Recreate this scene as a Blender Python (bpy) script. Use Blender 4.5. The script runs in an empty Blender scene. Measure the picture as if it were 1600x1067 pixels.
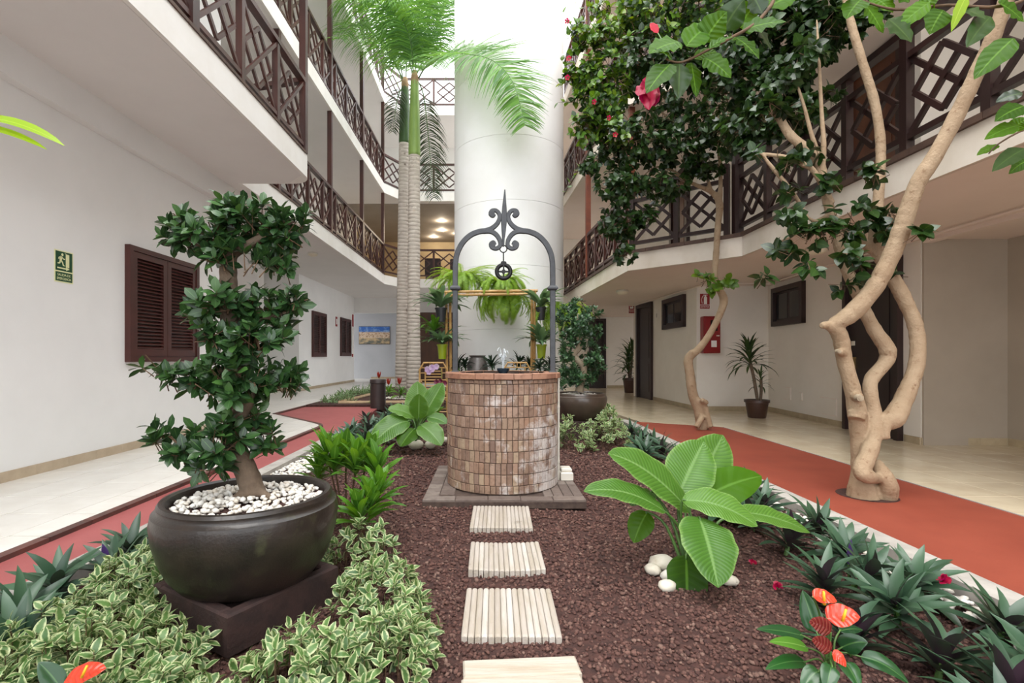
import bpy, bmesh, math, random
import numpy as np
from mathutils import Vector, Matrix
random.seed(7); RNG = np.random.default_rng(11)
SC = bpy.context.scene
COL = SC.collection
pi = math.pi
def lin(c):
    c /= 255.0
    return c/12.92 if c <= .04045 else ((c+.055)/1.055)**2.4
def C(r, g, b): return (lin(r), lin(g), lin(b), 1.0)

# ---------------------------------------------------------------- camera, sky, exposure
F = 780.0; VX, VY = 765.0, 559.0            # focal length and vanishing point in 1600x1067 pixels
cam = bpy.data.cameras.new('camera'); cam_o = bpy.data.objects.new('camera', cam); COL.objects.link(cam_o)
cam_o.location = (0, 0, 1.0); cam_o.rotation_euler = (pi/2, 0, 0)
cam.sensor_fit = 'HORIZONTAL'; cam.sensor_width = 36; cam.lens = F/1600*36
cam.shift_x = (800-VX)/1600; cam.shift_y = (VY-533.5)/1600
cam.clip_start = .05
SC.camera = cam_o
SC.view_settings.view_transform = 'Standard'; SC.view_settings.look = 'None'
SC.view_settings.gamma = 1; SC.view_settings.use_curve_mapping = False
SC.view_settings.exposure = 1.8
SC.cycles.diffuse_bounces = 6; SC.cycles.max_bounces = 12
W = bpy.data.worlds.new('overcast_sky'); SC.world = W; W.use_nodes = True
bg = W.node_tree.nodes['Background']; bg.inputs[0].default_value = (.945, .972, 1.0, 1); bg.inputs[1].default_value = 1.0
sun = bpy.data.lights.new('sun', 'SUN'); sun_o = bpy.data.objects.new('sun', sun); COL.objects.link(sun_o)
sun.energy = 1.1; sun.angle = math.radians(50); sun.color = (1, .97, .92)
sun_o.rotation_euler = (math.radians(18), math.radians(-12), 0)

# ---------------------------------------------------------------- helpers
def P(px, py, Y): return Vector(((px-VX)/F*Y, Y, 1-(py-VY)/F*Y))
def G(px, py, z=-.05):
    Y = F*(1-z)/(py-VY); return Vector(((px-VX)/F*Y, Y, z))
def tag(o, label=None, cat=None, group=None, kind=None):
    if label: o['label'] = label
    if cat: o['category'] = cat
    if group: o['group'] = group
    if kind: o['kind'] = kind
    return o
def thing(name, label, cat, loc=(0, 0, 0), group=None):
    o = bpy.data.objects.new(name, None); COL.objects.link(o); o.location = loc; o.empty_display_size = .1
    return tag(o, label, cat, group)
def new_obj(name, mesh, parent=None, M=None):
    o = bpy.data.objects.new(name, mesh); COL.objects.link(o)
    if parent is not None:
        o.parent = parent
        off = root_off(parent)
        if M is None: o.location = -off
        else: o.matrix_basis = Matrix.Translation(-off) @ M
    elif M is not None: o.matrix_basis = M
    return o
def root_off(p):
    off = Vector((0, 0, 0))
    while p is not None: off = off + p.location; p = p.parent
    return off
def make_mesh(name, v, f, m, smooth=False, luv=None):
    me = bpy.data.meshes.new(name)
    me.from_pydata([tuple(x) for x in v], [], f)
    if smooth: me.polygons.foreach_set('use_smooth', [True]*len(me.polygons))
    if luv is not None:
        a = me.attributes.new('luv', 'FLOAT_VECTOR', 'POINT'); a.data.foreach_set('vector', np.asarray(luv, dtype=np.float32).ravel())
    ms = m if isinstance(m, (list, tuple)) else [m]
    for q in ms: me.materials.append(q)
    me.update()
    return me
def copy_tree(o, parent=None, loc=None, rz=None):
    c = o.copy(); COL.objects.link(c)
    if parent is not None: c.parent = parent
    for ch in list(o.children): copy_tree(ch, c)
    if loc is not None: c.location = loc
    if rz is not None: c.rotation_euler = (0, 0, rz)
    return c

class MB:
    def __init__(s): s.v = []; s.f = []
    def add(s, vs, fs):
        n = len(s.v); s.v += [Vector(x) for x in vs]; s.f += [tuple(i+n for i in q) for q in fs]; return s
    def box(s, c, d, R=None):
        c = Vector(c); x, y, z = d[0]/2, d[1]/2, d[2]/2
        vs = [Vector(q) for q in ((-x,-y,-z),(x,-y,-z),(x,y,-z),(-x,y,-z),(-x,-y,z),(x,-y,z),(x,y,z),(-x,y,z))]
        if R is not None: vs = [R @ q for q in vs]
        return s.add([q+c for q in vs], [(0,3,2,1),(4,5,6,7),(0,1,5,4),(1,2,6,5),(2,3,7,6),(3,0,4,7)])
    def bbox(s, c, d, b=.01, R=None):
        c = Vector(c); x, y, z = d[0]/2, d[1]/2, d[2]/2; b = min(b, x*.9, y*.9, z*.9)
        vs = []
        for sz in (-1, 1):
            for (ix, iy, iz) in ((b, b, 0), (0, 0, b)):
                zz = sz*(z-iz)
                vs += [Vector(q) for q in ((-x+ix,-y+iy,zz),(x-ix,-y+iy,zz),(x-ix,y-iy,zz),(-x+ix,y-iy,zz))]
        if R is not None: vs = [R @ q for q in vs]
        fs = [(3,2,1,0),(8,9,10,11)]
        for a, bb in ((0,4),(4,12),(12,8)):
            for i in range(4):
                j = (i+1) % 4; fs.append((a+i, a+j, bb+j, bb+i))
        return s.add([q+c for q in vs], fs)
    def bar(s, p0, p1, w, h, up=(0, 0, 1)):
        p0 = Vector(p0); p1 = Vector(p1); d = p1-p0; L = d.length; d.normalize()
        x = d.cross(Vector(up))
        if x.length < 1e-4: x = d.cross(Vector((0, 1, 0)))
        x.normalize(); z = x.cross(d)
        R = Matrix((x, d, z)).transposed()
        return s.box((p0+p1)/2, (w, L, h), R)
    def tube(s, pts, rads, n=8, cap=True):
        pts = [Vector(p) for p in pts]; m = len(pts)
        if not isinstance(rads, (list, tuple)): rads = [rads]*m
        vs = []; fs = []; u = None
        for i in range(m):
            t = (pts[min(i+1, m-1)]-pts[max(i-1, 0)])
            if t.length < 1e-9: t = Vector((0, 0, 1))
            t.normalize()
            if u is None:
                u = t.orthogonal()
            u = u-t*u.dot(t); u.normalize(); w = t.cross(u)
            for k in range(n):
                a = 2*pi*k/n
                vs.append(pts[i]+(u*math.cos(a)+w*math.sin(a))*rads[i])
        for i in range(m-1):
            for k in range(n):
                l = (k+1) % n
                fs.append((i*n+k, i*n+l, (i+1)*n+l, (i+1)*n+k))
        if cap:
            fs.append(tuple(range(n-1, -1, -1))); fs.append(tuple((m-1)*n+k for k in range(n)))
        return s.add(vs, fs)
    def lathe(s, prof, c=(0, 0, 0), n=32, a0=0, capb=True, capt=True):
        c = Vector(c); vs = []; fs = []; m = len(prof)
        for r, z in prof:
            for k in range(n):
                a = a0+2*pi*k/n
                vs.append(c+Vector((r*math.cos(a), r*math.sin(a), z)))
        for i in range(m-1):
            for k in range(n):
                l = (k+1) % n
                fs.append((i*n+k, i*n+l, (i+1)*n+l, (i+1)*n+k))
        if capb: fs.append(tuple(range(n-1, -1, -1)))
        if capt: fs.append(tuple((m-1)*n+k for k in range(n)))
        return s.add(vs, fs)
    def prism(s, poly, z0, z1):
        n = len(poly)
        vs = [Vector((x, y, z0)) for x, y in poly]+[Vector((x, y, z1)) for x, y in poly]
        A = sum(poly[i][0]*poly[(i+1) % n][1]-poly[(i+1) % n][0]*poly[i][1] for i in range(n))
        fs = [tuple(range(n-1, -1, -1)), tuple(range(n, 2*n))]+[(i, (i+1) % n, n+(i+1) % n, n+i) for i in range(n)]
        if A < 0: fs = [q[::-1] for q in fs]
        return s.add(vs, fs)
    def rock(s, c, r, sq=(1, 1, 1), jit=.18, sub=1):
        v0, f0 = ICO[sub]; c = Vector(c)
        q = Matrix.Rotation(random.uniform(0, 6.28), 3, 'Z')
        vs = []
        for x in v0:
            k = r*(1+random.uniform(-jit, jit)); w = Vector((x[0]*sq[0], x[1]*sq[1], x[2]*sq[2]))*k
            vs.append(c+q @ w)
        return s.add(vs, f0)
    def build(s, name, m, parent=None, smooth=False, kind=None, bevel=0):
        me = make_mesh(name, s.v, s.f, m, smooth)
        o = new_obj(name, me, parent)
        if kind: o['kind'] = kind
        if smooth and smooth != 'all': auto_smooth(me)
        if bevel:
            md = o.modifiers.new('bevel', 'BEVEL'); md.width = bevel; md.segments = 2; md.limit_method = 'ANGLE'
        return o
def auto_smooth(me, ang=40):
    bm = bmesh.new(); bm.from_mesh(me)
    for e in bm.edges:
        if len(e.link_faces) == 2 and e.calc_face_angle(0) > math.radians(ang): e.smooth = False
    bm.to_mesh(me); bm.free()
def _ico(sub):
    bm = bmesh.new(); bmesh.ops.create_icosphere(bm, subdivisions=sub, radius=1)
    v = [tuple(x.co) for x in bm.verts]; f = [tuple(x.index for x in q.verts) for q in bm.faces]; bm.free(); return v, f
ICO = {1: _ico(1), 2: _ico(2), 3: _ico(3)}
def catmull(pts, k=5):
    pts = [Vector(p) for p in pts]; out = []
    for i in range(len(pts)-1):
        a = pts[max(i-1, 0)]; b = pts[i]; c = pts[i+1]; d = pts[min(i+2, len(pts)-1)]
        for j in range(k):
            t = j/k
            out.append(.5*((2*b)+(c-a)*t+(2*a-5*b+4*c-d)*t*t+(3*b-a-3*c+d)*t**3))
    out.append(pts[-1]); return out
def cat1(vals, k=5):
    out = []
    for i in range(len(vals)-1):
        for j in range(k): out.append(vals[i]+(vals[i+1]-vals[i])*j/k)
    out.append(vals[-1]); return out
_unit = {}
def unit_cube(m, b=0):
    k = (m.name, b)
    if k not in _unit:
        mb = MB().box((0, 0, 0), (1, 1, 1)); _unit[k] = make_mesh('unit', mb.v, mb.f, m)
    return _unit[k]
def cube(name, c, d, m, parent=None, R=None):
    M = Matrix.Translation(Vector(c)) @ ((R.to_4x4()) if R is not None else Matrix.Identity(4)) @ Matrix.Diagonal((d[0], d[1], d[2], 1))
    return new_obj(name, unit_cube(m), parent, M)
def barobj(name, p0, p1, w, h, m, parent=None, up=(0, 0, 1)):
    p0 = Vector(p0); p1 = Vector(p1); d = p1-p0; L = d.length; d.normalize()
    x = d.cross(Vector(up))
    if x.length < 1e-4: x = d.cross(Vector((0, 1, 0)))
    x.normalize(); z = x.cross(d)
    return cube(name, (p0+p1)/2, (w, L, h), m, parent, Matrix((x, d, z)).transposed())
def struct(o): o['kind'] = 'structure'; return o
def fuse(o, voxel=.012, smooth=6):
    md = o.modifiers.new('r', 'REMESH'); md.mode = 'VOXEL'; md.voxel_size = voxel; md.use_smooth_shade = True
    sm = o.modifiers.new('s', 'SMOOTH'); sm.iterations = smooth; sm.factor = .5
    dg = bpy.context.evaluated_depsgraph_get(); dg.update()
    me = bpy.data.meshes.new_from_object(o.evaluated_get(dg)); mats = list(o.data.materials)
    o.modifiers.clear(); o.data = me
    if not me.materials:
        for q in mats: me.materials.append(q)
    me.polygons.foreach_set('use_smooth', [True]*len(me.polygons))
    return o
def text_mesh(s, size, m, depth=.002, align='CENTER', sx=1):
    cu = bpy.data.curves.new('t', 'FONT'); cu.body = s; cu.size = size; cu.extrude = depth; cu.align_x = align; cu.align_y = 'CENTER'
    cu.resolution_u = 3
    o = bpy.data.objects.new('t', cu); COL.objects.link(o)
    dg = bpy.context.evaluated_depsgraph_get(); dg.update()
    me = bpy.data.meshes.new_from_object(o.evaluated_get(dg)); COL.objects.unlink(o); bpy.data.objects.remove(o)
    me.materials.clear(); me.materials.append(m)
    if sx != 1: me.transform(Matrix.Diagonal((sx, 1, 1, 1)))
    return me

# ---------------------------------------------------------------- materials
def rnd_node(nt):
    oi = nt.nodes.new('ShaderNodeObjectInfo'); ge = nt.nodes.new('ShaderNodeNewGeometry')
    ad = nt.nodes.new('ShaderNodeMath'); ad.operation = 'ADD'; fr = nt.nodes.new('ShaderNodeMath'); fr.operation = 'FRACT'
    nt.links.new(oi.outputs['Random'], ad.inputs[0]); nt.links.new(ge.outputs['Random Per Island'], ad.inputs[1])
    nt.links.new(ad.outputs[0], fr.inputs[0]); return fr.outputs[0], ge
def nmath(nt, op, a, b=None, clamp=False):
    n = nt.nodes.new('ShaderNodeMath'); n.operation = op; n.use_clamp = clamp
    for i, q in enumerate((a, b)):
        if q is None: continue
        if hasattr(q, 'links'): nt.links.new(q, n.inputs[i])
        else: n.inputs[i].default_value = q
    return n.outputs[0]
def nmix(nt, f, a, b, mode='MIX'):
    n = nt.nodes.new('ShaderNodeMix'); n.data_type = 'RGBA'; n.blend_type = mode
    for i, q in ((0, f), (6, a), (7, b)):
        if hasattr(q, 'links'): nt.links.new(q, n.inputs[i])
        else: n.inputs[i].default_value = q
    return n.outputs[2]
def nramp(nt, f, stops):
    n = nt.nodes.new('ShaderNodeValToRGB'); e = n.color_ramp.elements
    while len(e) < len(stops): e.new(.5)
    for i, (p, c) in enumerate(stops): e[i].position = p; e[i].color = c
    nt.links.new(f, n.inputs[0]); return n.outputs[0]
def nnoise(nt, vec, scale, detail=4, rough=.55, sc=None):
    n = nt.nodes.new('ShaderNodeTexNoise'); n.inputs['Scale'].default_value = scale; n.inputs['Detail'].default_value = detail
    n.inputs['Roughness'].default_value = rough
    if sc is not None:
        mp = nt.nodes.new('ShaderNodeMapping'); mp.inputs['Scale'].default_value = sc; nt.links.new(vec, mp.inputs[0]); vec = mp.outputs[0]
    nt.links.new(vec, n.inputs['Vector']); return n.outputs['Fac']
DIMS = dict(dark_red_brown_wood=.62, orange_brown_wood_post=.62, very_dark_brown_wood=.6, shutter_brown_paint=.62, dark_door_wood=.6, chestnut_door_wood=.62, rose_red_path_coating=.76, brick_red_path_coating=.58,
    brown_clay_kerb=.7, brown_cap_tile=.7, dark_olive_glazed_stoneware=.46, brown_glazed_stoneware=.65, dark_red_brown_stone=.7, sign_green=.65, sign_red=.62, gloss_red_metal=.6, dark_grey_wrought_iron=.68, black_cast_iron=.7, dark_brown_bollard=.62,
    lime_plastic_pot=.7, black_plastic_pot=.6, pale_tan_hibiscus_bark=.58, grey_brown_ficus_bark=.7, pale_bonsai_bark=.8, golden_bamboo=.8, pale_bamboo=.8, brown_twig=.7, green_stem=.65, dark_mortar=.7, well_clay_brick=.74, terracotta_rim_tile=.72, red_brown_lava_gravel=.74, dark_volcanic_soil=.7, grey_brown_paver=.68,
    pale_concrete=.9, green_crownshaft=.8, dark_green_crownshaft=.75, chocolate_pot=.65, grey_stoneware=.75, grey_white_plaster=.75, brown_wood_partition=.6, beige_interior_wall=.95, weathered_pale_timber=.66, weathered_pale_plank=.66, tan_skirting_tile=.85, beige_skirting_tile=.8, pale_grey_concrete=.8, ringed_palm_trunk=.92, white_pebble=.9, cream_garden_stone=.85)
def dimc(c, k): return None if c is None else (c[0]*k, c[1]*k, c[2]*k, 1)
def mk(name, a, b=None, rough=.6, ns=6, var=.0, pal=None, bump=.0, bs=60, metal=0, spec=.5, coat=0, sc=None, lo=.35, hi=.65, third=None):
    kd = DIMS.get(name, 1); a = dimc(a, kd); b = dimc(b, kd); pal = [dimc(c, kd) for c in pal] if pal else None; third = (dimc(third[0], kd),)+tuple(third[1:]) if third else None
    m = bpy.data.materials.new(name); m.use_nodes = True; nt = m.node_tree; bs_ = nt.nodes['Principled BSDF']
    r, ge = rnd_node(nt); pos = ge.outputs['Position']
    if pal: base = nramp(nt, r, [(i/max(1, len(pal)-1), c) for i, c in enumerate(pal)])
    else: base = a
    if b is not None:
        fac = nramp(nt, nnoise(nt, pos, ns, 5, .6, sc), [(lo, (0, 0, 0, 1)), (hi, (1, 1, 1, 1))])
        base = nmix(nt, fac, base, b)
    if third is not None:
        col, scale, l, h = third
        fac = nramp(nt, nnoise(nt, pos, scale, 6, .65), [(l, (0, 0, 0, 1)), (h, (1, 1, 1, 1))])
        base = nmix(nt, fac, base, col)
    if var:
        hs = nt.nodes.new('ShaderNodeHueSaturation')
        nt.links.new(nmath(nt, 'ADD', nmath(nt, 'MULTIPLY', r, 2*var), 1-var), hs.inputs['Value'])
        if hasattr(base, 'links'): nt.links.new(base, hs.inputs['Color'])
        else: hs.inputs['Color'].default_value = base
        base = hs.outputs[0]
    if hasattr(base, 'links'): nt.links.new(base, bs_.inputs['Base Color'])
    else: bs_.inputs['Base Color'].default_value = base
    bs_.inputs['Roughness'].default_value = rough; bs_.inputs['Metallic'].default_value = metal
    bs_.inputs['Specular IOR Level'].default_value = spec; bs_.inputs['Coat Weight'].default_value = coat
    if bump:
        bn = nt.nodes.new('ShaderNodeBump'); bn.inputs['Strength'].default_value = bump; bn.inputs['Distance'].default_value = .01
        nt.links.new(nnoise(nt, pos, bs, 5, .6, sc), bn.inputs['Height']); nt.links.new(bn.outputs[0], bs_.inputs['Normal'])
    return m
def leafmat(name, pal, edge=None, edge_at=(.55, .8), rib=None, veins=0, rough=.38, trans=.35, vein_col=None, spec=.5, dim=.6, wobk=.9, vk=.55):
    """leaf colour by random per leaf, with margin, midrib and side veins read from the 'luv' attribute (u across, v along)"""
    pal = [dimc(c, dim) for c in pal]; edge = dimc(edge, dim); rib = dimc(rib, dim); vein_col = dimc(vein_col, dim)
    m = bpy.data.materials.new(name); m.use_nodes = True; nt = m.node_tree; p = nt.nodes['Principled BSDF']; out = nt.nodes['Material Output']
    r, ge = rnd_node(nt)
    base = nramp(nt, r, [(i/max(1, len(pal)-1), c) for i, c in enumerate(pal)])
    at = nt.nodes.new('ShaderNodeAttribute'); at.attribute_name = 'luv'
    sx = nt.nodes.new('ShaderNodeSeparateXYZ'); nt.links.new(at.outputs['Vector'], sx.inputs[0])
    au = nmath(nt, 'ABSOLUTE', sx.outputs[0]); v = sx.outputs[1]
    h = None
    if edge is not None:
        wob = nmath(nt, 'MULTIPLY', nmath(nt, 'SUBTRACT', nnoise(nt, ge.outputs['Position'], 90, 2), .5), wobk)
        f = nramp(nt, nmath(nt, 'ADD', au, wob), [(edge_at[0], (0, 0, 0, 1)), (edge_at[1], (1, 1, 1, 1))])
        base = nmix(nt, f, base, edge)
    if veins:
        ph = nmath(nt, 'SUBTRACT', nmath(nt, 'MULTIPLY', v, veins), nmath(nt, 'MULTIPLY', au, veins*.16))
        fr = nmath(nt, 'ABSOLUTE', nmath(nt, 'SUBTRACT', nmath(nt, 'FRACT', ph), .5))
        line = nramp(nt, fr, [(.0, (1, 1, 1, 1)), (.16, (0, 0, 0, 1))])
        base = nmix(nt, nmath(nt, 'MULTIPLY', line, vk), base, vein_col or rib or (0, 0, 0, 1)); h = fr
    if rib is not None:
        f = nramp(nt, au, [(.03, (1, 1, 1, 1)), (.09, (0, 0, 0, 1))]); base = nmix(nt, f, base, rib)
    nt.links.new(base, p.inputs['Base Color']); p.inputs['Roughness'].default_value = rough; p.inputs['Specular IOR Level'].default_value = spec
    if h is not None:
        bn = nt.nodes.new('ShaderNodeBump'); bn.inputs['Strength'].default_value = .5; bn.inputs['Distance'].default_value = .006
        nt.links.new(h, bn.inputs['Height']); nt.links.new(bn.outputs[0], p.inputs['Normal'])
    tr = nt.nodes.new('ShaderNodeBsdfTranslucent')
    hs = nt.nodes.new('ShaderNodeHueSaturation'); hs.inputs['Hue'].default_value = .472; hs.inputs['Saturation'].default_value = 1.1; hs.inputs['Value'].default_value = 1.5
    nt.links.new(base, hs.inputs['Color']); nt.links.new(hs.outputs[0], tr.inputs[0])
    mx = nt.nodes.new('ShaderNodeMixShader'); mx.inputs[0].default_value = trans
    nt.links.new(p.outputs[0], mx.inputs[1]); nt.links.new(tr.outputs[0], mx.inputs[2]); nt.links.new(mx.outputs[0], out.inputs[0])
    return m
WHITE = (.8, .8, .8, 1)
M = {}
M['wall_l'] = mk('white_painted_plaster', C(231, 230, 228), C(225, 224, 222), .75, 1.2, bump=.06, bs=90)
M['wall_r'] = mk('warm_white_plaster', C(230, 224, 214), C(222, 215, 204), .75, 1.3, bump=.06, bs=90)
M['alcove'] = mk('shaded_alcove_plaster', C(172, 160, 144), C(164, 152, 136), .8, 1.2, bump=.05, bs=90)  # darker than the wall beside it: the alcove's shade painted into the colour
M['soffit_l'] = mk('white_soffit_paint', C(226, 222, 219), C(221, 217, 214), .8, 1.0)
M['soffit_r'] = mk('warm_soffit_paint', C(228, 214, 204), C(222, 207, 196), .8, 1.0)
M['slab'] = mk('balcony_edge_paint', C(236, 233, 228), C(228, 224, 217), .75, 2.0, bump=.04, bs=80)
M['slab_r'] = mk('warm_balcony_edge_paint', C(228, 219, 206), C(214, 203, 187), .75, 2.2, bump=.05, bs=80)
M['column'] = mk('white_column_paint', C(246, 246, 246), C(240, 240, 238), .7, 1.2, bump=.05, bs=60, third=(C(205, 203, 192), 2.2, .66, .88))
M['wood'] = mk('dark_red_brown_wood', C(92, 48, 38), C(66, 34, 28), .42, 5, var=.15, bump=.06, bs=50, sc=(1, 1, .2))
M['wood_o'] = mk('orange_brown_wood_post', C(150, 78, 50), C(124, 60, 40), .45, 5, var=.08)
M['wood_d'] = mk('very_dark_brown_wood', C(62, 36, 32), C(46, 26, 24), .4, 4, var=.12, bump=.05, bs=40, sc=(1, 1, .2))
M['shutter'] = mk('shutter_brown_paint', C(92, 44, 36), C(80, 37, 31), .45, 4, var=.06)
M['door'] = mk('dark_door_wood', C(52, 28, 24), C(40, 21, 18), .38, 4, sc=(1, 1, .15))
M['door_o'] = mk('chestnut_door_wood', C(116, 60, 30), C(96, 48, 24), .4, 4, sc=(1, 1, .15))
M['glass'] = mk('dark_window_glass', C(28, 24, 24), None, .08)
M['tile_l'] = mk('pale_floor_tile', C(226, 222, 214), C(216, 211, 202), .28, 5, var=.025, bump=.01, bs=30)
M['grout_l'] = mk('pale_grout', C(176, 168, 156), C(160, 152, 142), .8, 9)
M['tile_r'] = mk('polished_beige_tile', C(222, 208, 180), C(208, 192, 164), .16, 3, var=.03, spec=.5)
M['grout_r'] = mk('beige_grout', C(190, 174, 148), C(176, 160, 134), .7, 9)
M['base_l'] = mk('tan_skirting_tile', C(205, 186, 160), C(188, 168, 142), .4, 6, var=.04)
M['base_r'] = mk('beige_skirting_tile', C(196, 178, 146), C(178, 160, 130), .4, 6, var=.04)
M['red_l'] = mk('rose_red_path_coating', C(184, 100, 98), C(172, 90, 88), .62, 2.5, bump=.08, bs=160)
M['red_r'] = mk('brick_red_path_coating', C(186, 88, 64), C(172, 78, 56), .6, 2.5, bump=.08, bs=160, third=(C(205, 118, 92), 40, .66, .74))
M['curb'] = mk('pale_grey_concrete', C(196, 190, 182), C(172, 166, 158), .8, 7, var=.05, bump=.12, bs=70)
M['kerb_b'] = mk('brown_clay_kerb', C(122, 76, 66), C(92, 66, 60), .6, 8, var=.12, bump=.08)
M['cap'] = mk('brown_cap_tile', C(104, 78, 64), C(82, 60, 50), .6, 8, var=.1)
M['soil'] = mk('dark_volcanic_soil', C(92, 58, 50), C(62, 38, 33), .95, 26, bump=.8, bs=70)
M['lava'] = mk('red_brown_lava_gravel', None, C(70, 46, 42), .95, 60, pal=[C(78, 50, 46), C(104, 70, 62), C(124, 86, 76), C(92, 60, 54), C(138, 100, 88), C(110, 74, 66), C(160, 128, 114)], bump=.7, bs=240, lo=.5, hi=.75)
M['pebble'] = mk('white_pebble', None, C(206, 198, 186), .55, 30, pal=[C(236, 232, 224), C(220, 214, 204), C(246, 244, 238), C(228, 216, 198), C(240, 236, 228)], lo=.55, hi=.8)
M['stone'] = mk('cream_garden_stone', None, C(190, 178, 156), .7, 14, pal=[C(226, 218, 202), C(208, 198, 180), C(234, 230, 220)], bump=.2, bs=40, lo=.5, hi=.75)
M['white_metal'] = mk('off_white_lamp', C(214, 208, 196), None, .5)
M['iron'] = mk('dark_grey_wrought_iron', C(82, 84, 88), C(66, 67, 71), .5, 16, bump=.12, bs=120, metal=.25)
M['black_iron'] = mk('black_cast_iron', C(34, 33, 34), C(24, 23, 24), .45, 20, metal=.4)
# ---------------------------------------------------------------- the setting
def arc(cx, cy, r, a0, a1, n=8): return [(cx+r*math.cos(a0+(a1-a0)*i/n), cy+r*math.sin(a0+(a1-a0)*i/n)) for i in range(n+1)]
struct(MB().prism([(-14, -8), (14, -8), (14, 30), (-14, 30)], -.4, -.14).build('floor_base', M['soil']))
# walls
LW = [(-3.9, -2.5), (-3.9, 7.24), (-5.2, 7.24), (-5.2, 11.5), (-6.8, 11.5), (-6.8, 15), (-5.73, 15), (-5.7, 21), (-9, 21), (-9, -2.5)]
wl = struct(MB().prism(LW, -.14, 11.2).build('wall_left', M['wall_l']))
RW = [(3.78, 13.1), (3.86, 12), (3.92, 9.45), (5.25, 9.4), (4.95, 5.73), (5.93, 5.73), (6.0, -2.5), (9, -2.5), (9, 13.1)]
wr = struct(MB().prism(RW, -.14, 9.2).build('wall_right', M['wall_r']))
struct(MB().prism([(1.85, 16.6), (9, 16.6), (9, 17), (1.85, 17)], -.14, 9.2).build('wall_right', M['wall_r']))
# alcove lining right of door 140, carrying its painted shade
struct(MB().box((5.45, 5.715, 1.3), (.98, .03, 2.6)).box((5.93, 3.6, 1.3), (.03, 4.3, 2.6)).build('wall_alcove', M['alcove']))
# back of the ground floor
struct(MB().prism([(-9, 24), (3, 24), (3, 24.3), (-9, 24.3)], -.14, 3.6).build('wall_back', mk('grey_white_plaster', C(206, 208, 212), C(198, 200, 204), .8, 1)))
struct(MB().box((-3.6, 21.1, 3.22), (4.3, .2, .66)).build('wall_header', M['wall_l']))
struct(MB().box((-1.6, 20.4, 1.4), (2.6, .12, 2.9)).build('wall_partition', mk('brown_wood_partition', C(104, 66, 44), C(80, 48, 34), .5, 5, sc=(1, 1, .2))))
struct(MB().box((-3, 24.4, 5.2), (14, .2, 3.1)).build('wall_back', mk('beige_interior_wall', C(190, 170, 136), C(170, 148, 116), .8, .8)))
struct(MB().box((-2.6, 20.9, 9.2), (9, .2, 4.6)).build('wall_back', M['wall_l']))
# ceilings / balcony slabs
def slab_left(z0, z1, nm):
    poly = [(-8, -2.5), (-2.56, -2.5), (-2.56, 6.96)]+arc(-2.86, 6.96, .3, 0, pi/2)[1:]+[(-3.6, 7.26), (-3.6, 17.1), (-3.1, 18), (2.2, 18), (2.2, 26), (-8, 26)]
    struct(MB().prism(poly, z0, z1).build(nm, M['slab']))
    q = [(x, y) for x, y in poly]
    struct(MB().prism([(-8, -2.5), (-2.6, -2.5), (-2.6, 6.9), (-2.9, 7.22), (-3.64, 7.22), (-3.64, 17.1), (-3.16, 18.05), (2.2, 18.05), (2.2, 25.9), (-8, 25.9)], z0-.004, z0-.002).build('ceiling', M['soffit_l']))
for i, z in enumerate((3.53, 6.65, 9.75)): slab_left(z, z+.31, 'floor_upper')
def slab_right(z0):
    poly = [(9, -2.5), (3.37, -2.5), (3.37, 6.66), (3.24, 6.8), (2.16, 7.8), (1.92, 13.2), (1.9, 18), (9, 18)]
    struct(MB().prism(poly, z0, z0+.26).build('floor_upper', M['slab_r']))
    struct(MB().prism([(9, -2.5), (3.4, -2.5), (3.4, 6.68), (3.26, 6.83), (2.2, 7.82), (1.96, 13.2), (1.94, 18), (9, 18)], z0-.004, z0-.002).build('ceiling', M['soffit_r']))
for z in (2.36, 4.95, 7.54): slab_right(z)
# brown cap tiles along the slab edges (each tile a piece)
def cap_run(par, pts, z, w=.12, h=.05, L=.3, m='cap', nm='tile', gap=.006):
    for a, b in zip(pts[:-1], pts[1:]):
        a = Vector((a[0], a[1], z)); b = Vector((b[0], b[1], z)); n = max(1, round((b-a).length/L))
        for k in range(n):
            p = a.lerp(b, k/n); q = a.lerp(b, (k+1)/n); d = (q-p).normalized()
            barobj(nm, p+d*gap*.5, q-d*gap*.5, w, h, M[m], par)
def capholder(name_, pts, z, **k):
    o = struct(bpy.data.objects.new(name_, None)); COL.objects.link(o); o.location = (pts[0][0], pts[0][1], z); cap_run(o, pts, z, **k); return o
capholder('trim_1', [(3.40, 1.0), (3.40, 6.66), (3.27, 6.82), (2.19, 7.82), (1.96, 13.0)], 2.645)
capholder('trim_2', [(2.19, 7.82), (1.96, 13.0)], 5.235)
capholder('trim_3', [(-2.59, 1.5), (-2.59, 6.95)], 3.855, w=.09, h=.03)
capholder('trim_4', [(-3.63, 7.4), (-3.63, 17.1)], 3.855, w=.09, h=.03, L=.6)
# beam on the left wall head
struct(MB().box((-3.85, 2.6, 3.38), (.1, 10.2, .3)).build('trim_5', M['wall_l']))
# lintel beam over the alcove, right
struct(MB().box((5.0, 1.6, 2.34), (.1, 8.2, .06)).build('trim_6', M['soffit_r']))
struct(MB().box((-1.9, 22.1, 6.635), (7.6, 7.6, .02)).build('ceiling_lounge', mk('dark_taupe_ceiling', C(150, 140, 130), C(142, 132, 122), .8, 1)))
struct(MB().box((2.15, 21.2, 5.2), (.12, 6.2, 3.0)).build('wall_lounge', bpy.data.materials['beige_interior_wall'])); struct(MB().box((-5.66, 22.6, 5.2), (.12, 3.4, 3.0)).build('wall_lounge', bpy.data.materials['beige_interior_wall']))
# cable trunking along the right ceiling
struct(MB().tube([(3.65, 12.8, 2.33), (3.9, 9.2, 2.33), (3.95, 9.0, 2.33)], .012, 6).tube([(3.95, 9.0, 2.33), (5.0, 8.9, 2.33), (4.8, 6, 2.33), (4.6, 1, 2.33)], .012, 6).build('trim_7', M['soffit_r']))
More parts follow.
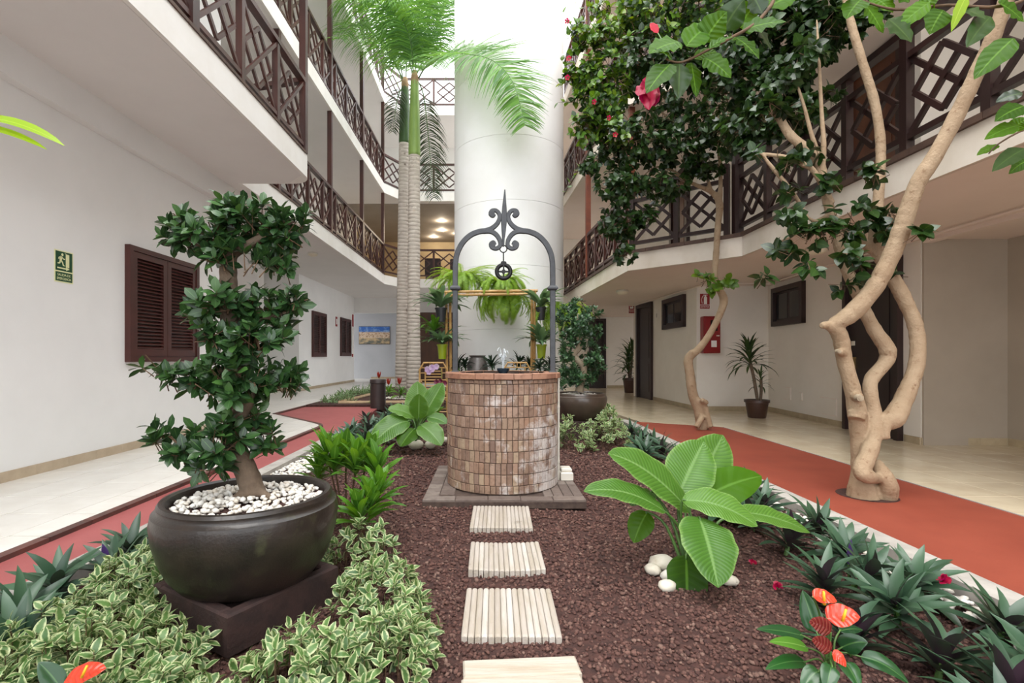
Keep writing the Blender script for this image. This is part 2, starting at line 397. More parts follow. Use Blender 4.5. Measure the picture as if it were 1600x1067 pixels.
# baseboards
def baseboard(nm, pts, m, h=.085, t=.014, off=1, L=.33):
    o = struct(bpy.data.objects.new(nm, None)); COL.objects.link(o); o.location = (pts[0][0], pts[0][1], 0)
    for a, b in zip(pts[:-1], pts[1:]):
        a = Vector((a[0], a[1], h/2)); b = Vector((b[0], b[1], h/2)); d = (b-a).normalized(); nrm = Vector((-d.y, d.x, 0))*off
        n = max(1, round((b-a).length/L))
        for k in range(n):
            p = a.lerp(b, k/n)+nrm*t/2; q = a.lerp(b, (k+1)/n)+nrm*t/2
            barobj('tile', p+d*.001, q-d*.001, t, h, M[m], o)
baseboard('baseboard_left', [(-3.9, 1.0), (-3.9, 7.24)], 'base_l', off=-1)
baseboard('baseboard_left', [(-5.73, 15), (-5.7, 21)], 'base_r', off=-1, L=.6)
baseboard('baseboard_left', [(-6.8, 15), (-5.73, 15)], 'base_r', off=-1, L=.5)
baseboard('baseboard_back', [(-5.7, 24), (-2.5, 24)], 'base_r', off=-1, L=.6)
baseboard('baseboard_right', [(3.87, 11.85), (3.92, 9.45), (5.25, 9.4)], 'base_r', off=-1)
baseboard('baseboard_right', [(5.245, 9.38), (5.07, 7.16)], 'base_r', off=-1)
baseboard('baseboard_right', [(4.975, 5.98), (4.95, 5.73), (5.92, 5.70), (5.915, 1.5)], 'base_r', off=-1)
baseboard('baseboard_right', [(3.9, 16.6), (6, 16.6)], 'base_r', off=-1, L=.6)

# ---- floors made of tiles
def clip_poly(poly, clip):
    out = poly; n = len(clip)
    for i in range(n):
        a = clip[i]; b = clip[(i+1) % n]; res = []
        def side(p): return (b[0]-a[0])*(p[1]-a[1])-(b[1]-a[1])*(p[0]-a[0])
        for j in range(len(out)):
            p = out[j]; q = out[(j+1) % len(out)]; sp, sq = side(p), side(q)
            if sp >= 0: res.append(p)
            if sp*sq < 0:
                t = sp/(sp-sq); res.append((p[0]+(q[0]-p[0])*t, p[1]+(q[1]-p[1])*t))
        out = res
        if len(out) < 3: return []
    return out
def ccw(p): return p if sum(p[i][0]*p[(i+1) % len(p)][1]-p[(i+1) % len(p)][0]*p[i][1] for i in range(len(p))) > 0 else p[::-1]
_tile = {}
def tiled(nm, region, size, m, gm, z=0, gap=.004, ox=0, oy=0, depth=.02, maxY=99, grout=.0025):
    region = ccw(region)
    par = struct(MB().prism(region, -.14, z-grout).build(nm, M[gm]))
    x0 = min(p[0] for p in region); x1 = max(p[0] for p in region); y0 = min(p[1] for p in region); y1 = max(p[1] for p in region)
    far = MB()
    for i in range(math.floor((x0-ox)/size), math.ceil((x1-ox)/size)):
        for j in range(math.floor((y0-oy)/size), math.ceil((y1-oy)/size)):
            X, Y = ox+i*size, oy+j*size; g = gap/2
            sq = [(X+g, Y+g), (X+size-g, Y+g), (X+size-g, Y+size-g), (X+g, Y+size-g)]
            c = clip_poly(sq, region)
            if len(c) < 3: continue
            if Y > maxY: far.prism(c, z-depth, z); continue
            full = len(c) == 4 and abs((c[0][0]-c[2][0])*(c[0][1]-c[2][1])) > (size-gap)**2*.995
            if full:
                if (m, size) not in _tile:
                    s_ = (size-gap)/2; mb = MB().bbox((0, 0, -depth/2), (2*s_, 2*s_, depth), .0015); _tile[(m, size)] = make_mesh('tile', mb.v, mb.f, M[m])
                new_obj('tile', _tile[(m, size)], par, Matrix.Translation((X+size/2, Y+size/2, z)))
            else: MB().prism(c, z-depth, z).build('tile', M[m], par)
    if far.v: far.build('far_tile', M[m], par, kind='stuff')
    return par
L1 = [(-3.9, .6), (-2.5, .6), (-2.5, 7.2)]+arc(-3.1, 7.2, .6, 0, pi*.222, 8)+[(-3.74, 8.82), (-3.9, 8.9)]
tiled('floor_left', L1, .40, 'tile_l', 'grout_l', ox=-3.9, oy=.0, gap=.007)
tiled('floor_left', [(-7, 7.26), (-3.9, 7.26), (-3.9, 24), (-7, 24)], .40, 'tile_l', 'grout_l', ox=-3.9, oy=0, maxY=15)
tiled('floor_right', [(3.37, .6), (6.0, .6), (6.0, 7.2), (3.37, 7.2)], .40, 'tile_r', 'grout_r', ox=3.37, gap=.003, grout=.001)
tiled('floor_right', [(3.37, 7.2), (6.0, 7.2), (6.0, 17), (1.9, 17), (1.9, 13), (2.35, 7.8)], .40, 'tile_r', 'grout_r', ox=3.37, gap=.003, maxY=13, grout=.001)
tiled('floor_back', [(-3.9, 17.0), (2.0, 17.0), (2.0, 24), (-3.9, 24)], .8, 'tile_l', 'grout_l', maxY=0)
# brown clay kerb round the left tiled pad
capholder('trim_8', [(-2.468, .7), (-2.468, 7.2)]+arc(-3.1, 7.2, .632, 0, pi*.222, 5)[1:]+[(-3.78, 8.87)], -.03, w=.06, h=.07, L=.30, m='kerb_b', nm='kerb_brick')
capholder('trim_9', [(-3.86, 8.95), (-3.88, 13.5)], -.03, w=.06, h=.07, L=.45, m='kerb_b', nm='kerb_brick')
# paths
struct(MB().prism([(-2.5, .4), (-2.05, .4), (-2.05, 7.6), (-2.3, 10.4), (-3.9, 10.4), (-3.9, 8.9), (-3.78, 8.87), (-2.75, 7.6), (-2.6, 7.3)], -.14, -.022).build('floor_path_left', M['red_l']))
struct(MB().prism([(2.2, .4), (3.37, .4), (3.37, 7.2), (2.35, 7.8), (2.2, 7.8)], -.14, -.002).build('floor_path_right', M['red_r']))
struct(MB().bar((3.37, .6, .0), (3.37, 7.2, .0), .012, .006).build('trim_10', M['curb']))
# pale concrete kerbs
capholder('trim_11', [(-2.0, .5), (-2.0, 7.6)], -.045, w=.12, h=.1, L=.6, m='curb', nm='kerb_stone', gap=.004)
capholder('trim_12', [(2.13, .5), (2.13, 7.8), (1.75, 9.0)], -.03, w=.14, h=.1, L=.6, m='curb', nm='kerb_stone', gap=.004)

# ---- planting bed
def gz(x, y):
    e = 1.0
    return -.055+.02*math.sin(1.9*x+.7)*math.sin(1.3*y)+.012*math.sin(4.1*x+2.2*y)
def bed(nm, x0, x1, y0, y1, st, m, fz):
    nx = int((x1-x0)/st)+1; ny = int((y1-y0)/st)+1; v = []; f = []
    for j in range(ny+1):
        for i in range(nx+1):
            x = x0+(x1-x0)*i/nx; y = y0+(y1-y0)*j/ny; v.append((x, y, fz(x, y)))
    for j in range(ny):
        for i in range(nx):
            a = j*(nx+1)+i; f.append((a, a+1, a+nx+2, a+nx+1))
    return struct(new_obj(nm, make_mesh(nm, v, f, m, True)))
bed('floor_bed', -1.94, 2.06, .3, 11.5, .12, M['soil'], gz)
struct(MB().prism([(-3.82, 10.4), (-1.9, 10.4), (-1.9, 16.9), (-3.85, 16.9)], -.14, .02).build('floor_bed', M['soil']))
struct(MB().prism([(-1.9, 11.4), (1.9, 11.4), (1.9, 17), (-1.9, 17)], -.14, -.04).build('floor_bed', M['soil']))

# ---- round column
colm = thing('round_column', 'tall round white column rising behind the well', 'column', (.46, 12, 0))
zz = [-.1, 1.62, 3.0, 4.4, 5.8, 7.2, 8.6, 10.0, 11.4, 12.8, 14.2]
for a, b in zip(zz[:-1], zz[1:]):
    MB().lathe([(1.29, a), (1.302, a+.006), (1.302, b-.006), (1.29, b)], (.46, 12, 0), 96).build('drum', M['column'], colm, smooth=True)
# ---- balcony railings
def panel_bars(w, h, a=.82):
    c = (w/2, h/2); dx, dy = w/2*a, h/2*a
    D = [(c[0]-dx, c[1]), (c[0], c[1]+dy), (c[0]+dx, c[1]), (c[0], c[1]-dy)]
    return [((0, 0), (w, h), 0), ((0, h), (w, 0), .012)]+[(D[i], D[(i+1) % 4], .024) for i in range(4)]
def railing(label, pts, z0, pitch, near, hb=.1, hs=None, ht=1.0, tall=(), ztop=0, m='wood', pm=None, start=True, bw=.042, pw=.07, mt=None):
    r = thing('balcony_railing', label, 'railing', (pts[0][0], pts[0][1], z0), None)
    mm = M[m]; hs = hs or ht-.04
    lat = {}
    for si, (a, b) in enumerate(zip(pts[:-1], pts[1:])):
        a = Vector((a[0], a[1], z0)); b = Vector((b[0], b[1], z0)); L = (b-a).length; d = (b-a)/L; n = max(1, round(L/pitch)); nr = Vector((-d.y, d.x, 0))
        Z = Vector((0, 0, 1))
        barobj('bottom_rail', a+Z*hb, b+Z*hb, .06, .05, mm, r)
        barobj('handrail', a+Z*ht, b+Z*ht, .09, .06, mm, r)
        if hs < ht-.08: barobj('upper_rail', a+Z*hs, b+Z*hs, .055, .05, mm, r)
        for k in range(n+1):
            if k == 0 and si > 0: continue
            p = a+d*(L*k/n)
            barobj('post', p, p+Z*(ht+.02), pw, pw, mm, r, up=nr)
        w = L/n-pw; h = (hs if hs < ht-.08 else ht-.03)-hb-.05
        for k in range(n):
            o = a+d*(L*k/n+pw/2)+Z*(hb+.025)
            if near:
                for (p, q, dd) in panel_bars(w, h):
                    barobj('lattice_bar', o+d*p[0]+Z*p[1]+nr*(dd-.012), o+d*q[0]+Z*q[1]+nr*(dd-.012), .03, bw, mm, r, up=Z if abs(q[0]-p[0]) > 1e-3 else nr)
            else:
                key = (round(w, 3), round(d.x, 3), round(d.y, 3))
                if key not in lat:
                    mb = MB()
                    for (p, q, dd) in panel_bars(w, h): mb.bar(d*p[0]+Z*p[1]+nr*(dd-.012), d*q[0]+Z*q[1]+nr*(dd-.012), .03, bw)
                    lat[key] = make_mesh('lattice', mb.v, mb.f, mm)
                new_obj('lattice_panel', lat[key], r, Matrix.Translation(o))
    for t in tall:
        x, y = t[0], t[1]; s = t[2] if len(t) > 2 else .1
        cube('tall_post', (x, y, (z0+ztop)/2), (s, s, ztop-z0), M[mt or m], r)
    return r
ZL = [3.87, 6.96, 10.06]
railing('dark brown lattice railing of the near left balcony above the white wall', [(-2.61, 1.75), (-2.61, 6.97), (-3.5, 7.18)], ZL[0], .87, True, ht=1.0, tall=[(-2.61, 4.36, .1), (-2.61, 7.0, .09)], ztop=6.64)
backpts = [(-3.66, 7.4), (-3.66, 17.1), (-3.14, 18.06), (-.9, 18.06)]
nm = ['first', 'second', 'third']
for i, z in enumerate(ZL):
    railing('dark brown lattice railing of the %s floor gallery far left, running behind the palms' % nm[i], backpts, z, .9, False, ht=1.02,
            tall=[(-3.66, 8.6), (-3.66, 11.45), (-3.66, 14.3), (-3.66, 17.1)], ztop=(6.64, 9.74, 12.5)[i])
RZ = [2.67, 5.26, 7.85]
railing('very dark lattice railing of the near right balcony behind the twisted tree', [(3.41, 1.36), (3.41, 6.8)], RZ[0], .68, True, hb=.12, hs=.78, ht=.98, m='wood_d', tall=[(3.38, 6.82, .1)], ztop=4.94, mt='wood_d')
railing('very dark lattice railing on the angled balcony corner behind the hibiscus trunk', [(3.28, 6.9), (2.24, 7.84)], RZ[0], .72, True, hb=.12, hs=.78, ht=.98, m='wood_d', tall=[(2.24, 7.88, .09)], ztop=4.94, mt='wood_o')
farp = [(2.2, 8.0), (1.99, 13.1)]
for i in range(3):
    railing('brown lattice railing of the far right balcony beside the white column, %s floor' % nm[i], farp, RZ[i], .68, i == 0, hb=.1, hs=.74, ht=.92, m='wood', tall=[(2.09, 10.6, .1)]+([(2.24, 7.86, .1)] if i else []), ztop=RZ[i]+2.26, mt='wood_o')
railing('dark lattice railing on the upper angled corner above the hibiscus crown', [(3.41, 4.0), (3.41, 6.8), (2.32, 7.78)], RZ[1], .7, False, hb=.12, hs=.78, ht=.98, m='wood_d')

# ---- windows with louvred shutters (left), doors and windows (right)
def shutter_window(nm, X, y0, y1, z0, z1, leaves=2, slat=.034, sgn=1, detail=True):
    """wall plane x = X facing +x"""
    w = struct(bpy.data.objects.new(nm, None)); COL.objects.link(w); w.location = (X, y0, z0)
    fw = .055; m = M['shutter']
    for (ya, yb, za, zb) in ((y0, y1, z1-fw, z1), (y0, y1, z0, z0+fw), (y0, y0+fw, z0+fw, z1-fw), (y1-fw, y1, z0+fw, z1-fw)):
        cube('frame', (X+.03*sgn, (ya+yb)/2, (za+zb)/2), (.06, yb-ya, zb-za), m, w)
    cube('backing', (X+.006, (y0+y1)/2, (z0+z1)/2), (.012, y1-y0-.02, z1-z0-.02), M['door'], w)
    lw = (y1-y0-2*fw)/leaves
    for k in range(leaves):
        a = y0+fw+k*lw+.004; b = a+lw-.008; s = .085 if detail else .07; za, zb = z0+fw+.004, z1-fw-.004
        mb = MB()
        for (p, q, r, t) in ((a, b, zb-s*.75, zb), (a, b, za, za+s), (a, a+s*.8, za+s, zb-s*.75), (b-s*.8, b, za+s, zb-s*.75)): mb.box((X+.03, (p+q)/2, (r+t)/2), (.036, q-p, t-r))
        leaf = mb.build('shutter_leaf', m, w)
        n = int((zb-za-s*1.75)/slat); st = (zb-za-s*1.75)/n; R = Matrix.Rotation(math.radians(38), 3, 'Y')
        if detail:
            for j in range(n): cube('slat', (X+.03, (a+b)/2, za+s+(j+.5)*st), (.042, b-a-s*1.6, .008), m, leaf, R)
        else:
            mb = MB()
            for j in range(n): mb.box((X+.03, (a+b)/2, za+s+(j+.5)*st), (.042, b-a-s*1.6, .008), R)
            mb.build('louvre_slats', m, leaf, kind='stuff')
    return w
shutter_window('window_1', -3.9, 5.335, 6.61, .955, 2.215, 2, .0385)
shutter_window('window_2', -5.2, 10.1, 10.98, 1.04, 2.25, 2, .05, detail=False)
shutter_window('window_3', -5.725, 16.05, 17.4, 1.03, 2.52, 2, .06, detail=False)
shutter_window('window_4', -5.715, 19.05, 20.45, 1.07, 2.55, 2, .06, detail=False)
def onwall(p0, p1):
    """local frame of a wall running p0 -> p1 (2-D): returns f(s, t, z) with s along, t out towards the court, and its rotation"""
    a = Vector((p0[0], p0[1], 0)); b = Vector((p1[0], p1[1], 0)); d = (b-a).normalized(); n = Vector((-d.y, d.x, 0))
    if n.dot(Vector((0, 4, 0))-a) < 0: n = -n
    R = Matrix((d, n, Vector((0, 0, 1)))).transposed()
    return (lambda s, t, z: a+d*s+n*t+Vector((0, 0, z))), R, (b-a).length
def framed(nm, p0, p1, s0, s1, z0, z1, kind, fw=.07, m='wood_d', dm='door'):
    f, R, L = onwall(p0, p1)
    o = struct(bpy.data.objects.new(nm, None)); COL.objects.link(o); o.location = f((s0+s1)/2, 0, z0)
    t = .07
    def bx(n, sa, sb, ta, tb, za, zb, mm, par=o): return cube(n, f((sa+sb)/2, (ta+tb)/2, (za+zb)/2), (sb-sa, tb-ta, zb-za), mm, par, R)
    bx('frame', s0, s1, -.02, t, z1-fw, z1, M[m]); bx('frame', s0, s0+fw, -.02, t, z0, z1-fw, M[m]); bx('frame', s1-fw, s1, -.02, t, z0, z1-fw, M[m])
    if kind == 'window':
        bx('frame', s0, s1, -.02, t, z0, z0+fw, M[m])
        mid = (s0+s1)/2
        for (a, b) in ((s0+fw, mid), (mid, s1-fw)):
            sash = bx('sash', a, b, -.02, .012, z0+fw, z1-fw, M[m])
            bx('pane', a+.04, b-.04, .004, .018, z0+fw+.04, z1-fw-.04, M['glass'], o)
    else:
        leaf = bx('door_leaf', s0+fw, s1-fw, -.02, .02, z0, z1-fw, M[dm])
        mid = (s0+s1)/2; w = (s1-s0)/2-fw
        for (za, zb) in ((z0+.18, z0+.85), (z0+1.0, z1-fw-.15)):
            bx('door_panel', s0+fw+.13, s1-fw-.13, .015, .028, za, zb, M[dm])
    return o, f, R
door1, dF, dR = framed('door_1', (4.95, 5.73), (5.25, 9.4), .27, 1.34, 0, 2.24, 'door')
brass = mk('aged_brass', C(178, 150, 96), None, .3, metal=.9)
def door_furniture(f, R, par, s, z):
    pl = cube('lock_plate', f(s, .026, z-.1), (.05, .012, .22), brass, par, R)
    MB().tube([f(s, .03, z), f(s, .08, z)], .01, 8).tube([f(s, .075, z), f(s-.12, .075, z)], .009, 8).build('door_handle', brass, par, smooth=True)
    cube('lock_cover', f(s, .03, z+.2), (.06, .02, .06), M['white_metal'], par, R)
door_furniture(dF, dR, door1, 1.15, 1.0)
framed('window_5', (4.95, 5.73), (5.25, 9.4), 2.40, 3.44, 1.57, 2.26, 'window', fw=.085)
framed('window_6', (3.92, 9.45), (3.86, 12), .48, 1.62, 1.62, 2.27, 'window', fw=.09)
framed('door_2', (3.86, 12), (3.78, 13.1), -.2, .78, 0, 2.33, 'door', fw=.09)
framed('door_3', (3.2, 16.6), (6, 16.6), .1, .66, 0, 2.3, 'door')
d4, f4, R4 = framed('door_4', (4.95, 5.73), (5.25, 9.4), .2, 1.28, 2.62, 4.9, 'door', fw=.1, dm='door_o')
framed('door_5', (5.93, 5.73), (6.0, -2.5), 1.0, 2.0, 2.62, 4.9, 'door', fw=.1, dm='door_o')
framed('door_6', (3.92, 9.45), (3.86, 12), .3, 1.2, 2.62, 4.8, 'door', fw=.1, dm='door_o')
# ---------------------------------------------------------------- the well
WX, WY = .104, 4.08
def mat_wellbrick():
    m = mk('well_clay_brick', None, C(112, 84, 66), .75, 30, pal=[C(160, 126, 106), C(178, 146, 122), C(146, 116, 98), C(196, 170, 142), C(164, 132, 112), C(136, 108, 94), C(182, 152, 132), C(168, 128, 102)], bump=.35, bs=110, lo=.5, hi=.8)
    nt = m.node_tree; p = nt.nodes['Principled BSDF']; src = p.inputs['Base Color'].links[0].from_socket
    ge = nt.nodes.new('ShaderNodeNewGeometry'); sx = nt.nodes.new('ShaderNodeSeparateXYZ'); nt.links.new(ge.outputs['Position'], sx.inputs[0])
    xr = nmath(nt, 'MULTIPLY', nmath(nt, 'SUBTRACT', sx.outputs[0], WX-.10), 3.0, True)
    zr = nmath(nt, 'SUBTRACT', 1.15, nmath(nt, 'MULTIPLY', sx.outputs[2], 1.25), True)
    nz = nnoise(nt, ge.outputs['Position'], 7, 6, .68)
    k = nmath(nt, 'ADD', nz, nmath(nt, 'MULTIPLY', nmath(nt, 'MULTIPLY', xr, zr), .22))
    f = nramp(nt, k, [(.58, (0, 0, 0, 1)), (.72, (1, 1, 1, 1))])
    nt.links.new(nmix(nt, nmath(nt, 'MULTIPLY', f, .8), src, C(206, 198, 194)), p.inputs['Base Color'])
    return m
M['wbrick'] = mat_wellbrick()
M['wrim'] = mk('terracotta_rim_tile', None, C(140, 96, 74), .7, 20, pal=[C(188, 138, 110), C(174, 122, 96), C(198, 152, 126), C(164, 116, 94)], bump=.35, bs=80, lo=.5, hi=.8)
M['paver'] = mk('grey_brown_paver', None, C(104, 88, 80), .85, 18, pal=[C(136, 122, 114), C(152, 138, 128), C(122, 106, 98), C(142, 126, 116)], bump=.35, bs=70, lo=.45, hi=.8)
M['mortar'] = mk('dark_mortar', C(104, 86, 76), C(76, 60, 54), .9, 20)
well = thing('brick_well', 'round brick well with terracotta rim and tall wrought iron arch', 'well', (WX, WY, -.06))
MB().bbox((WX, WY, -.04), (1.16, 1.12, .06), .008).build('plinth_slab', M['mortar'], well)
def paver(x0, x1, y0, y1, z=-.004):
    g = .004; MB().bbox((WX+(x0+x1)/2, WY+(y0+y1)/2, z-.014), (x1-x0-g, y1-y0-g, .034+random.uniform(-.003, .003)), .004).build('paver', M['paver'], well)
for k in range(9):
    for c in range(2): paver(-.58+c*.11, -.47+c*.11, -.46+k*.114+(.05 if c else 0), -.346+k*.114+(.05 if c else 0))
for k in range(5): paver(-.58+k*.232, -.348+k*.232, -.56, -.46)
for c in range(4):
    for k in range(3): paver(.29+c*.0725, .3625+c*.0725, -.46+k*.34, -.12+k*.34)
# drum core with open inside
MB().lathe([(.436, -.01), (.436, .84), (.36, .84), (.36, .25)], (WX, WY, 0), 64, capb=True, capt=False).build('drum_core', M['mortar'], well, smooth=True)
MB().lathe([(.36, .56), (.0005, .56)], (WX, WY, 0), 48, capb=False).build('water', mk('well_water', C(40, 48, 46), None, .05), well)
zrow = [0, .062, .145, .228, .311, .394, .477, .560, .643, .726, .806, .838]
NB = 66
_wb = {}
def wedge_mesh(h, r0, r1, aw, m, name):
    mb = MB(); b = .0035; a = aw/2; segs = 2
    # a slightly curved brick: front face chamfered
    vs = []; fs = []
    for (r, inset) in ((r0, 0), (r1-b, 0), (r1, b)):
        for zz in (inset, h-inset):
            for k in range(segs+1):
                t = -a+inset/r+(2*a-2*inset/r)*k/segs
                vs.append((r*math.sin(t), -r*math.cos(t)+0, zz))
    n = segs+1
    def I(l, z, k): return l*2*n+z*n+k
    for l in (0, 1):
        for k in range(segs):
            fs.append((I(l, 0, k), I(l, 0, k+1), I(l+1, 0, k+1), I(l+1, 0, k)))
            fs.append((I(l, 1, k+1), I(l, 1, k), I(l+1, 1, k), I(l+1, 1, k+1)))
        fs.append((I(l, 0, 0), I(l+1, 0, 0), I(l+1, 1, 0), I(l, 1, 0)))
        fs.append((I(l, 0, segs), I(l, 1, segs), I(l+1, 1, segs), I(l+1, 0, segs)))
    for k in range(segs): fs.append((I(2, 0, k), I(2, 0, k+1), I(2, 1, k+1), I(2, 1, k)))
    return make_mesh(name, vs, fs, m)
back = MB()
for r in range(len(zrow)-1):
    h = zrow[r+1]-zrow[r]-.004; aw = 2*pi/NB-.004/.447
    key = round(h, 4)
    if key not in _wb: _wb[key] = wedge_mesh(h, .43, .447, aw, M['wbrick'], 'brick')
    for k in range(NB):
        th = 2*pi*k/NB+(.012 if r % 3 == 0 else 0)
        j = random.uniform(-.0022, .0022)
        Mx = Matrix.Translation((WX, WY, zrow[r]+.002)) @ Matrix.Rotation(th, 4, 'Z') @ Matrix.Translation((0, -j, 0))
        front = math.cos(th) > .17
        if front: new_obj('brick', _wb[key], well, Mx)
        else:
            me = _wb[key]; back.add([Mx @ v.co for v in me.vertices], [tuple(p.vertices) for p in me.polygons])
back.build('rear_bricks', M['wbrick'], well, kind='stuff')
NR = 20
for k in range(NR):
    th = 2*pi*k/NR; h = .043+random.uniform(-.002, .003)
    me = wedge_mesh(h, .345, .466+random.uniform(-.004, .004), 2*pi/NR-.008, M['wrim'], 'rim')
    new_obj('rim_tile', me, well, Matrix.Translation((WX, WY, .84)) @ Matrix.Rotation(th, 4, 'Z'))
MB().lathe([(.352, .843), (.352, .879), (.46, .879), (.46, .843)], (WX, WY, 0), 64, capb=False, capt=False).build('rim_mortar', M['mortar'], well, smooth=True)
# iron arch (points measured in the arch's own plane: zx, zy grid of .981 mm)
def ribbon(mb, pts, ws, dep, y):
    m = len(pts); vs = []; fs = []
    for i in range(m):
        t = (pts[min(i+1, m-1)]-pts[max(i-1, 0)]); t.normalize(); n = Vector((-t.z, 0, t.x)); w = ws[i]/2
        b = min(.004, w*.4)
        for (s, d) in ((-w, -dep/2+b), (-w+b, -dep/2), (w-b, -dep/2), (w, -dep/2+b), (w, dep/2), (-w, dep/2)): vs.append(pts[i]+n*s+Vector((0, d, 0)))
    for i in range(m-1):
        for k in range(6): fs.append((i*6+k, i*6+(k+1) % 6, (i+1)*6+(k+1) % 6, (i+1)*6+k))
    fs.append(tuple(range(5, -1, -1))); fs.append(tuple((m-1)*6+k for k in range(6)))
    mb.add(vs, fs)
def A(zx, zy): return P(650+zx*.1875, 280+zy*.1875, WY)
CX = 733
def mir(pts, s): return [(CX+(x-CX)*s, y) for x, y in pts]
for s in (1, -1):
    mb = MB()
    arch = [(327, 1610), (327, 1300), (327, 1000), (327, 800), (330, 690), (346, 610), (388, 530), (452, 468), (525, 437), (600, 428)]
    pts = catmull([A(x, y) for x, y in mir(arch, s)], 5); ribbon(mb, pts, [.043]*len(pts), .022, WY)
    mb.build('arch_post', M['iron'], well)
    mb = MB()
    up = [(560, 432), (620, 415), (668, 380), (694, 335), (694, 292), (668, 262), (632, 262), (618, 290), (640, 308), (655, 292)]
    pts = catmull([A(x, y) for x, y in mir(up, s)], 5); k = len(pts); ribbon(mb, pts, [.040-.016*i/k for i in range(k)], .024, WY)
    lo = [(560, 434), (620, 434), (668, 462), (698, 510), (700, 555), (668, 578), (632, 568), (622, 540), (645, 524), (658, 545)]
    pts = catmull([A(x, y) for x, y in mir(lo, s)], 5); ribbon(mb, pts, [.040-.014*i/k for i in range(len(pts))], .026, WY)
    for c in ((640, 284, 17), (645, 545, 18)):
        q = A(*mir([(c[0], c[1])], s)[0]); mb.tube([q-Vector((0, .014, 0)), q+Vector((0, .014, 0))], c[2]*.00098, 12)
    mb.build('scroll', M['iron'], well)
    q = A(*mir([(327, 908)], s)[0]); mb = MB().bbox(q, (.085, .05, .044), .016)
    mb.build('collar', M['iron'], well)
    q = A(*mir([(327, 1605)], s)[0]); MB().bbox(q+Vector((0, 0, -.002)), (.06, .05, .02), .004).build('foot_plate', M['iron'], well)
mb = MB(); sp = [(740, 90, 8), (738, 150, 20), (736, 240, 38), (734, 330, 52), (731, 420, 38), (728, 500, 22), (727, 560, 16)]
ribbon(mb, [A(x, y) for x, y, w in sp], [w*.00098 for x, y, w in sp], .03, WY); mb.build('spike', M['iron'], well)
# pulley hanging from the arch: a thing of its own
pl = thing('pulley', 'small black iron pulley wheel hanging from the well arch by a ring', 'pulley', A(730, 770))
def torus(mb, c, R, r, n=24, m=8, ax='Y'):
    pts = []
    vs = []; fs = []
    for i in range(n):
        a = 2*pi*i/n
        for j in range(m):
            b = 2*pi*j/m; rr = R+r*math.cos(b)
            v = Vector((rr*math.cos(a), r*math.sin(b), rr*math.sin(a)))
            if ax == 'Z': v = Vector((v.x, v.z, v.y))
            if ax == 'X': v = Vector((v.y, v.x, v.z))
            vs.append(Vector(c)+v)
    for i in range(n):
        for j in range(m): fs.append((i*m+j, ((i+1) % n)*m+j, ((i+1) % n)*m+(j+1) % m, i*m+(j+1) % m))
    mb.add(vs, fs)
mb = MB(); torus(mb, A(728, 580), .029, .0045); mb.build('ring', M['black_iron'], pl, smooth=True)
MB().tube([A(728, 608), A(729, 700)], .005, 8).build('hook_rod', M['black_iron'], pl)
mb = MB(); torus(mb, A(730, 770), .056, .017, 32, 10); mb.build('wheel_rim', M['black_iron'], pl, smooth=True)
mb = MB(); c = A(730, 770)
for k in range(2): mb.bar(c+Vector((0, 0, .05)) if k else c-Vector((.05, 0, 0)), c-Vector((0, 0, .05)) if k else c+Vector((.05, 0, 0)), .012, .014)
mb.tube([c-Vector((0, .02, 0)), c+Vector((0, .02, 0))], .016, 12); mb.build('spokes', M['black_iron'], pl)
MB().bbox(A(730, 700), (.045, .035, .03), .008).bar(A(730, 690)-Vector((0, .02, 0)), c-Vector((0, .02, 0)), .012, .005).build('bracket', M['black_iron'], pl)
# fountain in the well
fo = thing('well_fountain', 'small dark bowl fountain spouting thin water jets inside the well mouth', 'fountain', (WX, WY, .56))
fc = P(786, 583, WY)
MB().tube([(fc.x, WY, .5), (fc.x, WY, fc.z-.01)], .014, 10).build('stem', M['black_iron'], fo)
MB().lathe([(.012, -.015), (.035, 0), (.048, .022), (.05, .04), (.044, .04), (.03, .02), (.001, .015)], fc, 24, capt=False).build('bowl', mk('dark_glazed_bowl', C(46, 56, 66), None, .2, coat=.5), fo, smooth=True)
wat = mk('spouting_water', C(236, 242, 246), None, .12); wat.node_tree.nodes['Principled BSDF'].inputs['Transmission Weight'].default_value = .45
for k in range(12):
    a = 2*pi*k/12; r = random.uniform(.02, .085); hh = random.uniform(.10, .19)
    pts = [fc+Vector((math.cos(a)*r*t*.9, math.sin(a)*r*t*.9, .03+hh*(1-(2*t-1)**2))) for t in [i/10 for i in range(8)]]
    MB().tube(pts, [.0032]*8, 5).build('jet', wat, fo, smooth=True)
wp = thing('water_pipe', 'thin white pipe running up the right side of the brick well', 'pipe', (.566, 4.1, 0))
MB().tube([(.566, 4.1, -.01), (.566, 4.1, .835)], .010, 10).build('tube', M['white_metal'], wp, smooth=True)
for z in (.15, .6): MB().box((.56, 4.1, z), (.03, .03, .015)).build('clip', M['white_metal'], wp)
wb = thing('white_block', 'small white painted block on the plinth beside the well pipe', 'block', (.63, 4.12, -.003))
MB().bbox((.63, 4.12, .032), (.10, .13, .07), .008).build('base', M['white_metal'], wb); MB().bbox((.63, 4.13, .082), (.085, .11, .03), .008).build('lid', M['white_metal'], wb)

